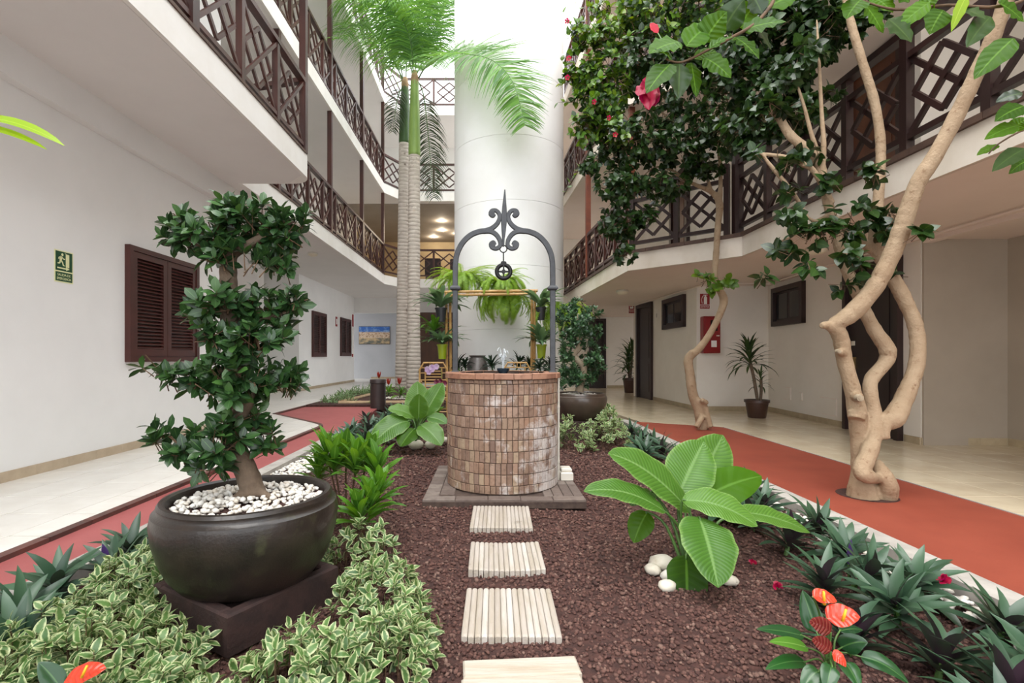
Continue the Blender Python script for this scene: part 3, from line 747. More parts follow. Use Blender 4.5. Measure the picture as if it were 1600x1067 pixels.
# ---------------------------------------------------------------- stepping tiles
M['log'] = mk('weathered_pale_timber', None, C(196, 182, 160), .75, 10, pal=[C(226, 216, 205), C(214, 202, 190), C(236, 228, 219), C(204, 192, 180), C(222, 211, 200)], bump=.4, bs=40, sc=(3, .35, 3), lo=.4, hi=.8, third=(C(150, 134, 112), 9, .62, .78))
M['logx'] = mk('weathered_pale_plank', None, C(200, 182, 156), .75, 10, pal=[C(226, 216, 202), C(218, 204, 186), C(232, 224, 212)], bump=.4, bs=40, sc=(.35, 3, 3), lo=.4, hi=.8)
def half_log(w, L, h=.03, m=None):
    n = 7; vs = []; fs = []
    for (y, s) in ((0, .86), (.012, 1), (L-.012, 1), (L, .86)):
        for k in range(n+1):
            a = pi*k/n; vs.append((-math.cos(a)*w/2*s, y, h-.007+math.sin(a)*.007*s-(1-s)*.02))
        vs.append((w/2*s, y, -.02)); vs.append((-w/2*s, y, -.02))
    q = n+3
    for i in range(3):
        for k in range(q): fs.append((i*q+k, i*q+(k+1) % q, (i+1)*q+(k+1) % q, (i+1)*q+k))
    fs.append(tuple(range(q-1, -1, -1))); fs.append(tuple(3*q+k for k in range(q)))
    fs = [f[::-1] for f in fs]
    return make_mesh('log', vs, fs, m)
def step_tile(label, xc, y0, y1, w, nlog, rz=0, bow=0):
    t = thing('stepping_tile', label, 'stepping stone', (xc, (y0+y1)/2, -.055), 'timber stepping tiles to the well')
    L = y1-y0; lw = w/nlog; me = half_log(lw-.001, L, .03, M['log'])
    R = Matrix.Translation((xc, (y0+y1)/2, -.055)) @ Matrix.Rotation(rz, 4, 'Z')
    for k in range(nlog):
        u = (k+.5)/nlog*2-1
        new_obj('log', me, t, R @ Matrix.Translation(((k+.5)*lw-w/2, -L/2-bow*(1-u*u)+random.uniform(-.0015, .0015), 0)))
    return t
step_tile('timber stepping tile right at the foot of the well plinth, farthest of the row', .075, 3.02, 3.47, .385, 15, -.02)
step_tile('timber stepping tile with bowed front edge, second one out from the well', .085, 2.43, 2.80, .38, 15, 0, .02)
step_tile('largest looking timber stepping tile with straight ends, third one out from the well', .083, 1.84, 2.23, .375, 15, -.01)
t = thing('stepping_tile', 'timber stepping tile with boards laid crosswise, nearest the camera', 'stepping stone', (.11, 1.5, -.055), 'timber stepping tiles to the well')
for k in range(4): MB().bbox((.105, 1.36+k*.098, -.035), (.385, .094, .03), .006, Matrix.Rotation(.07, 3, 'Z')).build('board', M['logx'], t)

# ---------------------------------------------------------------- bowls on plinths
M['bowl'] = mk('dark_olive_glazed_stoneware', C(66, 54, 46), C(44, 36, 32), .38, 9, bump=.14, bs=90, coat=.2, third=(C(92, 92, 64), 6, .55, .72))
M['bowl2'] = mk('brown_glazed_stoneware', C(94, 78, 66), C(70, 56, 48), .34, 5, bump=.08, bs=40, coat=.3, third=(C(150, 130, 104), 4, .6, .75))
M['plinth'] = mk('dark_red_brown_stone', C(78, 54, 50), C(56, 40, 38), .8, 12, bump=.4, bs=50)
_peb = []
for k in range(8):
    mb = MB().rock((0, 0, 0), 1, (1, random.uniform(.65, .9), random.uniform(.5, .7)), .16, 1); _peb.append(make_mesh('pebble', mb.v, mb.f, M['pebble'], True))
_peb2 = []
for k in range(3):
    mb = MB().rock((0, 0, 0), 1, (1, random.uniform(.65, .9), random.uniform(.5, .7)), .12, 1); _peb2.append((np.array(mb.v), mb.f))
def bowl(root, c, s, m, npeb, indiv=True):
    prof = [(.15, 0), (.215, .008), (.262, .035), (.300, .085), (.328, .15), (.346, .22), (.353, .285), (.346, .322), (.330, .330), (.326, .338), (.328, .352), (.320, .364), (.306, .366), (.298, .358), (.294, .30), (.05, .29)]
    MB().lathe([(r*s, z*s) for r, z in prof], c, 64, capt=True).build('bowl', m, root, smooth=True)
    MB().lathe([(.296*s, .322*s), (.001, .328*s)], c, 32, capb=False).build('soil', M['soil'], root)
    vs = MB()
    for k in range(npeb):
        r = .285*s*math.sqrt(random.random()); a = random.uniform(0, 2*pi); q = random.uniform(.011, .0185)
        p = Vector((c[0]+r*math.cos(a), c[1]+r*math.sin(a), c[2]+(.328)*s+random.uniform(.0, .012)+.02*(1-(r/(.285*s))**2)))
        R = Matrix.Translation(p) @ Matrix.Rotation(random.uniform(0, 6.3), 4, 'Z') @ Matrix.Rotation(random.uniform(-.6, .6), 4, 'X') @ Matrix.Scale(q, 4)
        if indiv: new_obj('pebble', random.choice(_peb), root, R)
        else:
            v, f = random.choice(_peb2); vs.add([R @ Vector(x) for x in v], f)
    if indiv:
        for k in range(420):
            r = .285*s*math.sqrt(random.random()); a = random.uniform(0, 2*pi); v, f = random.choice(_peb2); vs.add([Matrix.Translation((c[0]+r*math.cos(a), c[1]+r*math.sin(a), c[2]+.326*s+.012*(1-(r/(.285*s))**2))) @ Matrix.Rotation(a*7, 4, 'Z') @ Matrix.Scale(random.uniform(.009, .014), 4) @ Vector(x) for x in v], f)
        vs.build('lower_pebbles', M['pebble'], root, kind='stuff')
    if not indiv: vs.build('pebbles', M['pebble'], root, kind='stuff')
def plinth(label, c, side, h, ang):
    o = thing('square_plinth', label, 'plinth', c); R = Matrix.Rotation(ang, 3, 'Z'); C0 = Vector(c); s = side/2; t = .05
    mb = MB()
    for (x, y, dx, dy) in ((0, -s+t/2, side, t), (0, s-t/2, side, t), (-s+t/2, 0, t, side-2*t), (s-t/2, 0, t, side-2*t)):
        mb.bbox(C0+R @ Vector((x, y, h/2)), (dx, dy, h), .008, R)
    mb.build('rim_wall', M['plinth'], o); MB().box(C0+Vector((0, 0, (h-.03)/2)), (side-2*t, side-2*t, h-.03), R).build('well_floor', M['plinth'], o)
plinth('dark stone square plinth under the large left bowl, half sunk in variegated bush', (-1.0, 2.08, -.055), .5, .155, math.atan2(.858, .512))
plinth('low dark square plinth under the rear bonsai bowl right of the well', (1.17, 6.5, -.055), .52, .26, .0)
B1 = thing('potted_bonsai', 'large ficus bonsai in a dark glazed bowl of white pebbles, front left', 'bonsai', (-1.0, 2.08, .075), None)
bowl(B1, (-1.0, 2.08, .075), 1.0, M['bowl'], 300); bowl_fill = True
B2 = thing('potted_bonsai', 'rounded bonsai in a brown bowl behind the right side of the well', 'bonsai', (1.17, 6.5, .18), None)
bowl(B2, (1.17, 6.5, .18), 1.0, M['bowl2'], 260, False)

# ---------------------------------------------------------------- bollard, bamboo edging, frame, chairs
M['bollard'] = mk('dark_brown_bollard', C(72, 56, 52), C(58, 44, 42), .5, 4, bump=.05)
bo = thing('bollard', 'stout dark brown cylindrical bollard at the end of the left red path', 'bollard', (-2.28, 10.2, -.05))
MB().lathe([(.155, 0), (.155, .52), (.15, .525)], (-2.28, 10.2, -.05), 32).build('body', M['bollard'], bo, smooth=True)
MB().lathe([(.152, .525), (.163, .53), (.163, .60), (.155, .61), (.001, .612)], (-2.28, 10.2, -.05), 32, capt=False).build('cap', M['bollard'], bo, smooth=True)
M['bamboo'] = mk('golden_bamboo', C(214, 172, 108), C(188, 142, 80), .4, 7, var=.08, third=(C(120, 86, 48), 9, .64, .72))
M['bamboo_p'] = mk('pale_bamboo', C(206, 176, 136), C(176, 146, 108), .5, 7, var=.08)
def bamboo(mb, a, b, r, step=.22):
    a = Vector(a); b = Vector(b); L = (b-a).length; n = max(1, round(L/step)); pts = []; rr = []
    for k in range(n):
        for (t, q) in ((.0, 1.12), (.06, .97), (.94, .97)):
            pts.append(a.lerp(b, (k+t)/n)); rr.append(r*q)
    pts.append(b); rr.append(r*1.1)
    return mb.tube(pts, rr, 8)
for lb, a, b in (('pale bamboo pole edging the rear flower bed along its front', (-3.25, 10.75, .03), (-1.0, 10.9, .03)), ('pale bamboo pole running diagonally back through the rear flower bed', (-3.22, 10.95, .035), (-3.05, 15.2, .035))):
    o = thing('bamboo_edging', lb, 'edging', a); bamboo(MB(), a, b, .045, .5).build('pole', M['bamboo_p'], o, smooth=True)
FY = 9.5
fr = thing('bamboo_trellis', 'tall bamboo trellis frame standing before the white column', 'trellis', P(767, 640, FY))
for (a, b) in (((699, 640), (697, 457)), ((705, 640), (703, 459)), ((834, 640), (836, 455)), ((831, 640), (831, 458)), ((694, 456), (840, 454)), ((697, 461), (838, 459))):
    pa, pb = P(a[0], a[1], FY), P(b[0], b[1], FY); pa.z = max(pa.z, -.06)
    bamboo(MB(), pa, pb, .027, .24).build('pole', M['bamboo'], fr, smooth=True)
def bamboo_chair(label, x, y, rz):
    root = thing('bamboo_chair', label, 'chair', (x, y, -.05), 'bamboo chairs behind the well'); R = Matrix.Rotation(rz, 3, 'Z'); o = Vector((x, y, -.05))
    T = lambda *p: o+R @ Vector(p)
    m = M['bamboo']; w = .235; r = .016
    for sx in (-1, 1):
        MB().tube([T(sx*w, -.02, 0), T(sx*w, -.02, .40), T(sx*w, -.06, .86)], r, 8).build('leg', m, root, smooth=True)
        MB().tube([T(sx*w, .44, 0), T(sx*w, .44, .62)], r, 8).build('leg', m, root, smooth=True)
        MB().tube([T(sx*w, -.03, .62), T(sx*w, .46, .62)], r, 8).build('armrest', m, root, smooth=True)
    MB().tube([T(-w, -.06, .84), T(-w+.07, -.075, .965), T(w-.07, -.075, .965), T(w, -.06, .84)], r, 8).tube([T(-w+.02, -.065, .88), T(w-.02, -.065, .88)], .010, 6).build('back_frame', m, root, smooth=True)
    mb = MB()
    for k in (-.06, 0, .06): mb.tube([T(k, -.072, .88), T(k, -.075, .965)], .008, 6)
    for k in (-.14, .14): mb.tube([T(k, -.03, .45), T(k, -.066, .88)], .012, 6)
    for k in range(7): mb.tube([T(-.14, -.04, .52+k*.05), T(.14, -.04, .52+k*.05)], .009, 6)
    for k in (-1, 1):
        for j in range(3): mb.tube([T(k*.14, -.04, .55+j*.12), T(k*w, -.04, .55+j*.12)], .008, 6)
    mb.build('back_slats', m, root, smooth=True)
    MB().bbox(T(0, .21, .42), (2*w, .46, .06), .02, R).build('seat', mk('woven_cane_seat', C(180, 140, 88), C(150, 110, 66), .6, 60) if 'woven_cane_seat' not in bpy.data.materials else bpy.data.materials['woven_cane_seat'], root)
    mb = MB()
    for z in (.12, .36): mb.tube([T(-w, -.02, z), T(w, -.02, z)], .011, 6).tube([T(-w, .44, z), T(w, .44, z)], .011, 6)
    for k in range(5): mb.tube([T(-w+k*.094, -.02, .30), T(-w+k*.094+.094, -.02, .38)], .006, 5).tube([T(-w+k*.094, -.02, .38), T(-w+k*.094+.094, -.02, .30)], .006, 5)
    mb.build('stretcher', m, root, smooth=True)
    return root
bamboo_chair('bamboo armchair standing left of the well with an orchid before it', -.965, 8.6, .08)
bamboo_chair('bamboo armchair mostly hidden behind the well mouth, right of the grey jar', .49, 8.9, -.05)

# ---------------------------------------------------------------- signs, numbers, cabinet, lamps, picture
def plate_frame(c, n):
    n = Vector(n).normalized(); up = Vector((0, 0, 1)); r = (-n).cross(up)
    return Matrix((r, up, n)).transposed().to_4x4(), Matrix.Translation(Vector(c))
M['sg_green'] = mk('sign_green', C(20, 84, 48), None, .5); M['sg_cream'] = mk('sign_cream', C(226, 226, 176), None, .5)
M['sg_red'] = mk('sign_red', C(176, 22, 24), None, .5); M['sg_white'] = mk('sign_white', C(236, 232, 228), None, .5); M['sg_black'] = mk('number_black', C(30, 28, 28), None, .5)
class Plate:
    def __init__(s, name, label, c, n, cat='sign'):
        s.R, s.T = plate_frame(c, n); s.root = thing(name, label, cat, c)
    def rect(s, nm, x0, x1, y0, y1, z0, z1, m):
        mb = MB().box(((x0+x1)/2, (y0+y1)/2, (z0+z1)/2), (x1-x0, y1-y0, z1-z0)); return s.put(nm, make_mesh(nm, mb.v, mb.f, m))
    def poly(s, nm, polys, z0, z1, m):
        mb = MB()
        for p in polys: mb.prism(p, z0, z1)
        return s.put(nm, make_mesh(nm, mb.v, mb.f, m))
    def put(s, nm, me): return new_obj(nm, me, s.root, s.T @ s.R)
    def text(s, nm, t, size, x, y, z, m, sx=1):
        me = text_mesh(t, size, m, .0006, sx=sx); me.transform(Matrix.Translation((x, y, z))); return s.put(nm, me)
def circ(x, y, r, n=14): return [(x+r*math.cos(2*pi*k/n), y+r*math.sin(2*pi*k/n)) for k in range(n)]
def thick(a, b, w):
    d = Vector((b[0]-a[0], b[1]-a[1])); d.normalize(); n = Vector((-d.y, d.x))*w/2
    return [(a[0]-n.x, a[1]-n.y), (b[0]-n.x, b[1]-n.y), (b[0]+n.x, b[1]+n.y), (a[0]+n.x, a[1]+n.y)]
s = Plate('exit_sign', 'green emergency exit sign with running figure on the left white wall', (-3.899, 4.57, 1.832), (1, 0, 0))
s.rect('plate', -.1, .1, -.145, .145, 0, .003, M['sg_cream']); s.rect('field', -.09, .09, -.04, .135, .003, .0036, M['sg_green']); s.rect('text_field', -.09, .09, -.135, -.052, .003, .0036, M['sg_green'])
u = lambda x, y: (x-.09, y-.04)      # pictogram grid, metres from the field's lower left corner
s.poly('pictogram', [circ(*u(.072, .148), .012)]+[thick(u(*a), u(*b), w) for a, b, w in (((.064, .132), (.052, .095), .024), ((.06, .13), (.036, .118), .010), ((.036, .118), (.034, .104), .010), ((.066, .126), (.088, .108), .009), ((.088, .108), (.10, .112), .009), ((.054, .098), (.074, .076), .013), ((.074, .076), (.082, .05), .012), ((.082, .05), (.096, .05), .008), ((.05, .096), (.044, .068), .013), ((.044, .068), (.022, .066), .011))], .0036, .0042, M['sg_cream'])
s.poly('doorway', [[u(.108, .04), u(.146, .036), u(.146, .165), u(.108, .165)], [u(.095, .165), u(.146, .165), u(.146, .158), u(.108, .158)]], .0036, .0041, M['sg_cream'])
s.poly('arrow', [[u(.018, .018), u(.112, .018), u(.112, .008), u(.152, .024), u(.112, .040), u(.112, .030), u(.018, .030)]], .0036, .0042, M['sg_cream'])
s.text('lettering', 'SALIDA DE', .031, 0, -.078, .0036, M['sg_cream'], .95); s.text('lettering', 'EMERGENCIA', .031, 0, -.112, .0036, M['sg_cream'], .82)
# extinguisher sign
c = P(1101.5, 470.5, 9.43); s = Plate('extinguisher_sign', 'red square sign with white extinguisher above the red hose cabinet', (c.x, 9.44, c.z), (0, -1, 0))
s.rect('plate', -.098, .098, -.148, .148, 0, .003, M['sg_white']); s.rect('field', -.092, .092, -.065, .142, .003, .0036, M['sg_red']); s.rect('text_field', -.092, .092, -.142, -.076, .003, .0036, M['sg_red'])
s.poly('pictogram', [[(-.018, -.055), (.042, -.055), (.042, .07), (.028, .09), (-.004, .09), (-.018, .07)], [(.0, .09), (.024, .09), (.024, .112), (.0, .112)], [(-.03, .112), (.05, .112), (.05, .122), (-.03, .122)]]+[thick(a, b, .009) for a, b in (((-.008, .108), (-.045, .09)), ((-.045, .09), (-.06, .03)), ((-.06, .03), (-.05, -.045)))], .0036, .0042, M['sg_white'])
s.text('lettering', 'EXTINTOR', .042, 0, -.109, .0036, M['sg_white'], .78)
# hose sign on the wall end
c = P(988.5, 481, 13.05); s = Plate('hose_sign', 'red fire hose sign at the wall end left of the far dark door', (c.x, 13.06, c.z), (0, -1, 0))
s.rect('plate', -.11, .11, -.15, .15, 0, .006, M['sg_white']); s.rect('field', -.1, .1, -.05, .14, .006, .0066, M['sg_red']); s.rect('text_field', -.1, .1, -.14, -.064, .006, .0066, M['sg_red'])
s.poly('pictogram', [[(-.07, -.02), (.0, -.02), (.0, .1), (-.07, .1)], [(.0, -.02), (.02, -.02), (.02, .03), (.0, .03)], thick((.03, .05), (.075, .07), .012), thick((.05, .04), (.075, .07), .012)], .0066, .0072, M['sg_white'])
s.poly('reel', [circ(-.035, .045, .025)], .0072, .0076, M['sg_red'])
s.text('lettering', 'MANGUERA', .038, 0, -.102, .0066, M['sg_white'], .85)
# narrow sign on the side wall
n0 = Vector((-1, -.024, 0)); c = Vector((3.918-.004, 9.87, 1.99))
s = Plate('narrow_sign', 'narrow upright red sign between the far small window and wall corner', c, n0)
s.rect('plate', -.075, .075, -.15, .15, 0, .003, M['sg_red']); s.rect('strip', -.045, .045, -.05, .125, .003, .0036, M['sg_white']); s.poly('pictogram', [circ(0, -.1, .03)], .003, .0036, M['sg_white'])
# hose cabinet
c = Vector((4.135, 9.43, 1.43)); hb = thing('hose_cabinet', 'red fire hose cabinet on the right wall behind the thin trunk', 'cabinet', c)
rd = mk('gloss_red_metal', C(176, 20, 26), C(164, 16, 22), .35, 2, coat=.3)
MB().bbox((c.x, 9.355, c.z), (.31, .15, .69), .012).build('case', rd, hb); dr = MB().bbox((c.x+.005, 9.274, c.z), (.28, .016, .65), .006).build('door', rd, hb)
MB().box((c.x+.03, 9.265, c.z+.17), (.13, .006, .20)).build('window', M['glass'], dr); MB().box((c.x+.03, 9.265, c.z-.17), (.1, .004, .12)).build('label_plate', M['sg_white'], dr)
MB().box((c.x+.1, 9.258, c.z-.02), (.05, .02, .02)).build('handle', M['white_metal'], dr)
# door numbers
def number(label, txt, pos, n, size):
    R_, T_ = plate_frame(pos, n); o = thing('door_number', label, 'number', pos)
    x = 0
    for ch in txt:
        me = text_mesh(ch, size, M['sg_black'], .003); new_obj('digit', me, o, T_ @ R_ @ Matrix.Translation((x-(len(txt)-1)*size*.36, 0, .004))); x += size*.72
wn = Vector((-(9.4-5.73), .3, 0)).normalized()
number('dark numerals 140 on the wall left of the ground floor room door', '140', dF(1.60, 0, 1.905), -dR.col[1] if False else dR @ Vector((0, 1, 0)), .10)
number('dark numerals 24 on the upper wall left of the chestnut door', '24', f4(1.50, 0, 4.80), R4 @ Vector((0, 1, 0)), .10)
c = P(1018.5, 493, 11.55); o = thing('door_number', 'small grey number plate beside the far dark door frame', 'number', (3.88, 11.6, 1.99)); cube('plate', (3.874, 11.6, 1.98), (.01, .13, .09), mk('grey_plate', C(176, 166, 156), None, .5), o)
# wall plates low on the right wall
for (s_, z, w, h, lb) in ((2.55, .36, .09, .11, 'small white socket cover low on the right wall beside the downpipe line'), (3.0, .38, .26, .2, 'flush white access panel low on the right wall near the dracaena'), (1.78, .27, .40, .24, 'large flush white access panel low on the right wall before the door')):
    o = thing('wall_plate', lb, 'wall plate', dF(s_, 0, z)); cube('cover', dF(s_, .006, z), (w, .012, h), M['wall_r'], o, dR); cube('frame', dF(s_, .003, z), (w+.02, .006, h+.02), M['soffit_r'], o, dR)
# ceiling lamps
def lamp(label, c, r=.12):
    o = thing('ceiling_lamp', label, 'lamp', c, 'round gallery ceiling lamps'); MB().lathe([(r*.92, -.0), (r, -.012), (r, -.035), (r*.96, -.04)], c, 24, capb=False).build('ring', M['white_metal'], o, smooth=True)
    MB().lathe([(r*.95, -.036), (r*.8, -.072), (r*.5, -.088), (.001, -.092)], c, 24, capb=True, capt=False).build('diffuser', mk('opal_diffuser', C(224, 214, 192), None, .4) if 'opal_diffuser' not in bpy.data.materials else bpy.data.materials['opal_diffuser'], o, smooth=True)
for lb, c in (('round ceiling lamp above the far right tiled walk', (2.66, 10.0, 2.355)), ('round ceiling lamp half hidden by leaves above the 140 door walk', (4.0, 6.1, 2.355)), ('round ceiling lamp under the far left gallery', (-4.25, 12.0, 3.525)), ('pale round lamp on the back corridor ceiling above the picture', (-5.0, 22.6, 3.525)),
              ('round lamp under the second floor left gallery beside a brown post', (-4.9, 12.5, 6.645)), ('round lamp under the third floor left gallery near the palm', (-4.6, 18.8, 9.745))): lamp(lb, c)
sp = mk('lit_downlight', C(255, 236, 200), None, .5); e = sp.node_tree.nodes['Principled BSDF']; e.inputs['Emission Color'].default_value = (1, .85, .6, 1); e.inputs['Emission Strength'].default_value = 6
for k, (x, y, lb) in enumerate(((-1.97, 20.5, 'nearest tiny lit downlight in the dark upstairs lounge ceiling'), (-2.1, 22.0, 'second nearest tiny downlight in the dark upstairs lounge ceiling'), (-2.6, 23.2, 'tiny downlight at the far left of the upstairs lounge ceiling'), (-1.45, 22.6, 'tiny downlight in the upstairs lounge ceiling closest to the column'))):
    o = thing('downlight', lb, 'lamp', (x, y, 6.624), 'lounge downlights'); MB().lathe([(.07, 0), (.07, -.012), (.055, -.014)], (x, y, 6.624), 16).build('trim_ring', M['white_metal'], o); MB().lathe([(.05, -.013), (.05, -.018)], (x, y, 6.624), 12).build('bulb', sp, o); pl_d = bpy.data.lights.new('downlight_glow', 'POINT'); pl_d.energy = 9; pl_d.color = (1, .86, .66); pl_d.shadow_soft_size = .05; lo_ = bpy.data.objects.new('glow', pl_d); COL.objects.link(lo_); lo_.parent = o; lo_.location = (0, 0, -.08)
# picture
def pic_mat():
    m = bpy.data.materials.new('town_view_print'); m.use_nodes = True; nt = m.node_tree; p = nt.nodes['Principled BSDF']
    tc = nt.nodes.new('ShaderNodeTexCoord'); sx = nt.nodes.new('ShaderNodeSeparateXYZ'); nt.links.new(tc.outputs['Generated'], sx.inputs[0])
    zz = sx.outputs[2]; n = nnoise(nt, tc.outputs['Generated'], 14, 5, .7); n2 = nnoise(nt, tc.outputs['Generated'], 5, 3)
    sky = nmix(nt, nramp(nt, n2, [(.45, (0, 0, 0, 1)), (.7, (1, 1, 1, 1))]), C(44, 98, 176), C(150, 186, 222))
    town = nramp(nt, n, [(.3, C(70, 66, 62)), (.45, C(176, 142, 112)), (.55, C(226, 206, 180)), (.7, C(120, 100, 92))])
    shore = nramp(nt, n2, [(.4, C(196, 170, 130)), (.6, C(92, 96, 88))])
    e = nmath(nt, 'ADD', zz, nmath(nt, 'MULTIPLY', nmath(nt, 'SUBTRACT', n, .5), .22))
    a = nmix(nt, nramp(nt, e, [(.32, (0, 0, 0, 1)), (.36, (1, 1, 1, 1))]), shore, town); b = nmix(nt, nramp(nt, e, [(.66, (0, 0, 0, 1)), (.72, (1, 1, 1, 1))]), a, sky)
    nt.links.new(b, p.inputs['Base Color']); p.inputs['Roughness'].default_value = .5; return m
o = thing('wall_picture', 'wide colour picture of a seaside town under blue sky on the back wall', 'picture', (-5.53, 23.99, 2.08))
MB().box((-5.53, 23.97, 2.08), (1.46, .05, .82)).build('canvas', pic_mat(), o); MB().box((-5.53, 23.99, 2.08), (1.50, .02, .86)).build('backing', M['door'], o)
o = thing('wall_notices', 'column of small notices on the far left wall beside the back corridor', 'sign', (-5.70, 20.75, 2.0))
cube('red_notice', (-5.69, 20.78, 2.55), (.012, .2, .5), M['sg_red'], o); cube('white_notice', (-5.69, 20.78, 1.75), (.012, .16, .9), M['sg_white'], o); cube('call_point', (-5.68, 20.7, 1.1), (.03, .12, .12), M['sg_red'], o)
o = thing('hanging_notice', 'small red notice between the two far left shutters', 'sign', (-5.71, 18.6, 2.3)); cube('plate', (-5.705, 18.6, 2.35), (.012, .2, .36), M['sg_red'], o); cube('strip', (-5.697, 18.6, 2.35), (.006, .12, .2), M['sg_white'], o)
# lounge chairs on the first floor, seen dark through the lattice
def lounge_chair(lb, x, y, z):
    o = thing('lounge_chair', lb, 'chair', (x, y, z), 'dark lounge chairs upstairs'); m = M['door']
    MB().bbox((x, y, z+.3), (.6, .6, .16), .04).build('seat', m, o); MB().bbox((x, y-.28, z+.62), (.6, .12, .6), .04).build('backrest', m, o)
    for sx in (-1, 1):
        for sy in (-1, 1): MB().tube([(x+sx*.26, y+sy*.26, z), (x+sx*.26, y+sy*.26, z+.24)], .02, 6).build('leg', m, o)
    return o
lounge_chair('dark lounge chair behind the first floor lattice, right of the palms', -2.15, 19.2, 3.85); lounge_chair('dark lounge chair behind the first floor lattice, beside the column', -1.2, 19.3, 3.85)
# ---------------------------------------------------------------- plants: leaf shapes and placing
CAMP = np.array([0, 0, 1.0])
def leaf_geo(W=.5, tm=.4, q=.85, nr=5, nc=2, droop=.5, fold=.25, wave=0, tip=0, twist=0):
    """blade of length 1 along +y, normal +z; returns verts, faces, luv"""
    k = math.log(.5)/math.log(tm); vs = []; uv = []; fs = []; y = z = 0; th = droop*-.25
    for i in range(nr+1):
        t = i/nr
        if i:
            y += math.cos(th)/nr; z -= math.sin(th)/nr; th += droop/nr
        w = W/2*max(0, math.sin(pi*min(t, .9999)**k))**q
        if tip and t > .8: w = max(w*(1-tip), W*.06*(1-t)/.2)
        if i == 0: w = max(w, W*.05)
        if i == nr: w = W*.015
        for c in range(nc+1):
            u = c/nc*2-1
            zz = z+abs(u)*w*fold+(wave*w*math.sin(t*17+u*2)*abs(u) if wave else 0)
            vs.append((u*w, y, zz)); uv.append((u, t, 0))
    for i in range(nr):
        for c in range(nc):
            a = i*(nc+1)+c; fs.append((a, a+1, a+nc+2, a+nc+1))
    return np.array(vs, np.float32), fs, np.array(uv, np.float32)
def basis(p, d, up, s, wid=1.0):
    d = Vector(d).normalized(); x = d.cross(Vector(up))
    if x.length < 1e-3: x = d.orthogonal()
    x.normalize(); z = x.cross(d)
    m = Matrix((x*s*wid, d*s, z*s)).transposed().to_4x4(); m.translation = Vector(p); return m
def score(m, ln=1):
    p = m.translation
    if p.y < .3: return 0
    px = VX+F*p.x/p.y; py = VY-F*(p.z-1)/p.y
    if not (-20 < px < 1620 and -20 < py < 1087): return 0
    return m.col[1].to_3d().length*F/p.y*(1+.15*random.random())
def add_leaves(root, xs, geos, m, name='leaf', limit=300, rest='foliage', smooth=True):
    """xs: list of 4x4; the largest in view become leaf objects, the rest one joined part"""
    meshes = [make_mesh(name, g[0], g[1], m, smooth, g[2]) for g in geos]
    order = sorted(range(len(xs)), key=lambda i: -score(xs[i]))
    for i in order[:limit]: new_obj(name, meshes[i % len(meshes)], root, xs[i])
    rest_i = order[limit:]
    if not rest_i: return
    V = []; U = []; Fs = []; n = 0
    for i in rest_i:
        g = geos[i % len(geos)]; A_ = np.array(xs[i], np.float32)
        V.append(g[0] @ A_[:3, :3].T+A_[:3, 3]); U.append(g[2]); Fs += [tuple(j+n for j in f) for f in g[1]]; n += len(g[0])
    me = make_mesh(rest, np.concatenate(V).tolist(), Fs, m, smooth, np.concatenate(U))
    o = new_obj(rest, me, root); o['kind'] = 'stuff'
def rv(): return Vector((random.gauss(0, 1), random.gauss(0, 1), random.gauss(0, 1))).normalized()
def cloud(clouds, per, nl, ln, spread=1.0, upb=.5, flat=.0, var=.25, shell=.45, wid=1.0, face=.3, droop=0):
    """rosettes of leaves over ellipsoids; returns leaf transforms and rosette (base, dir)"""
    xs = []; tw = []
    for (c, r) in clouds:
        c = Vector(c); vol = (r[0]*r[1]*r[2])**(1/3.)
        for k in range(max(1, int(per*(r[0]*r[2]+r[0]*r[1]+r[1]*r[2])))):
            d = rv(); q = (shell+(1-shell)*random.random()**.6)
            p = c+Vector((d.x*r[0], d.y*r[1], d.z*r[2]))*q
            t = (Vector((d.x/r[0], d.y/r[1], d.z/r[2])).normalized()*.7+Vector((0, 0, upb))+rv()*.35).normalized()
            tw.append((p, t)); x = t.orthogonal().normalized(); y = t.cross(x); a0 = random.random()*6.28
            for j in range(nl):
                a = a0+j*2.4; e = spread*(.55+.75*(1-j/nl))
                dd = (t*math.cos(e)+(x*math.cos(a)+y*math.sin(a))*math.sin(e)); dd.z -= droop*random.random(); dd.normalize()
                upv = (t+Vector((0, 0, .6))+Vector((0, -face, 0))+rv()*.3).normalized()
                xs.append(basis(p-t*ln*.35*(1-j/nl), dd, upv, ln*random.uniform(1-var, 1+var*.6), wid))
    return xs, tw
def pc(px, py, rx, ry, Y, dy=None):
    k = Y/F; return (P(px, py, Y), (rx*k, (dy if dy else min(rx, ry)*k*1.1), ry*k))
def wood(name, root, limbs, m, vox=None, n=10, sm=6, rough=.0):
    mb = MB()
    for pts, rr in limbs:
        k = 6; c = catmull(pts, k); r = cat1(rr, k)
        if rough: r = [q*(1+random.uniform(-rough, rough)) for q in r]
        mb.tube(c, r, n)
    o = mb.build(name, m, root, smooth='all')
    if vox: fuse(o, vox, sm)
    return o
def under(m, col):
    nt = m.node_tree; p = nt.nodes['Principled BSDF']; src = p.inputs['Base Color'].links[0].from_socket
    ge = nt.nodes.new('ShaderNodeNewGeometry'); nt.links.new(nmix(nt, ge.outputs['Backfacing'], src, col), p.inputs['Base Color']); return m
L = {}
L['ficus'] = leafmat('ficus_leaf', dim=.88, pal=[C(34, 58, 34), C(46, 76, 40), C(58, 94, 46), C(40, 66, 40), C(74, 112, 52)], rib=C(84, 120, 66), rough=.30, trans=.16)
L['ficus2'] = leafmat('small_ficus_leaf', dim=.95, pal=[C(40, 66, 44), C(54, 84, 52), C(70, 104, 62), C(46, 72, 48)], rough=.32, trans=.18)
L['hib'] = leafmat('hibiscus_leaf', [C(34, 56, 30), C(46, 74, 34), C(58, 92, 38), C(38, 62, 34), C(66, 104, 40)], rib=C(84, 116, 56), rough=.30, trans=.25)
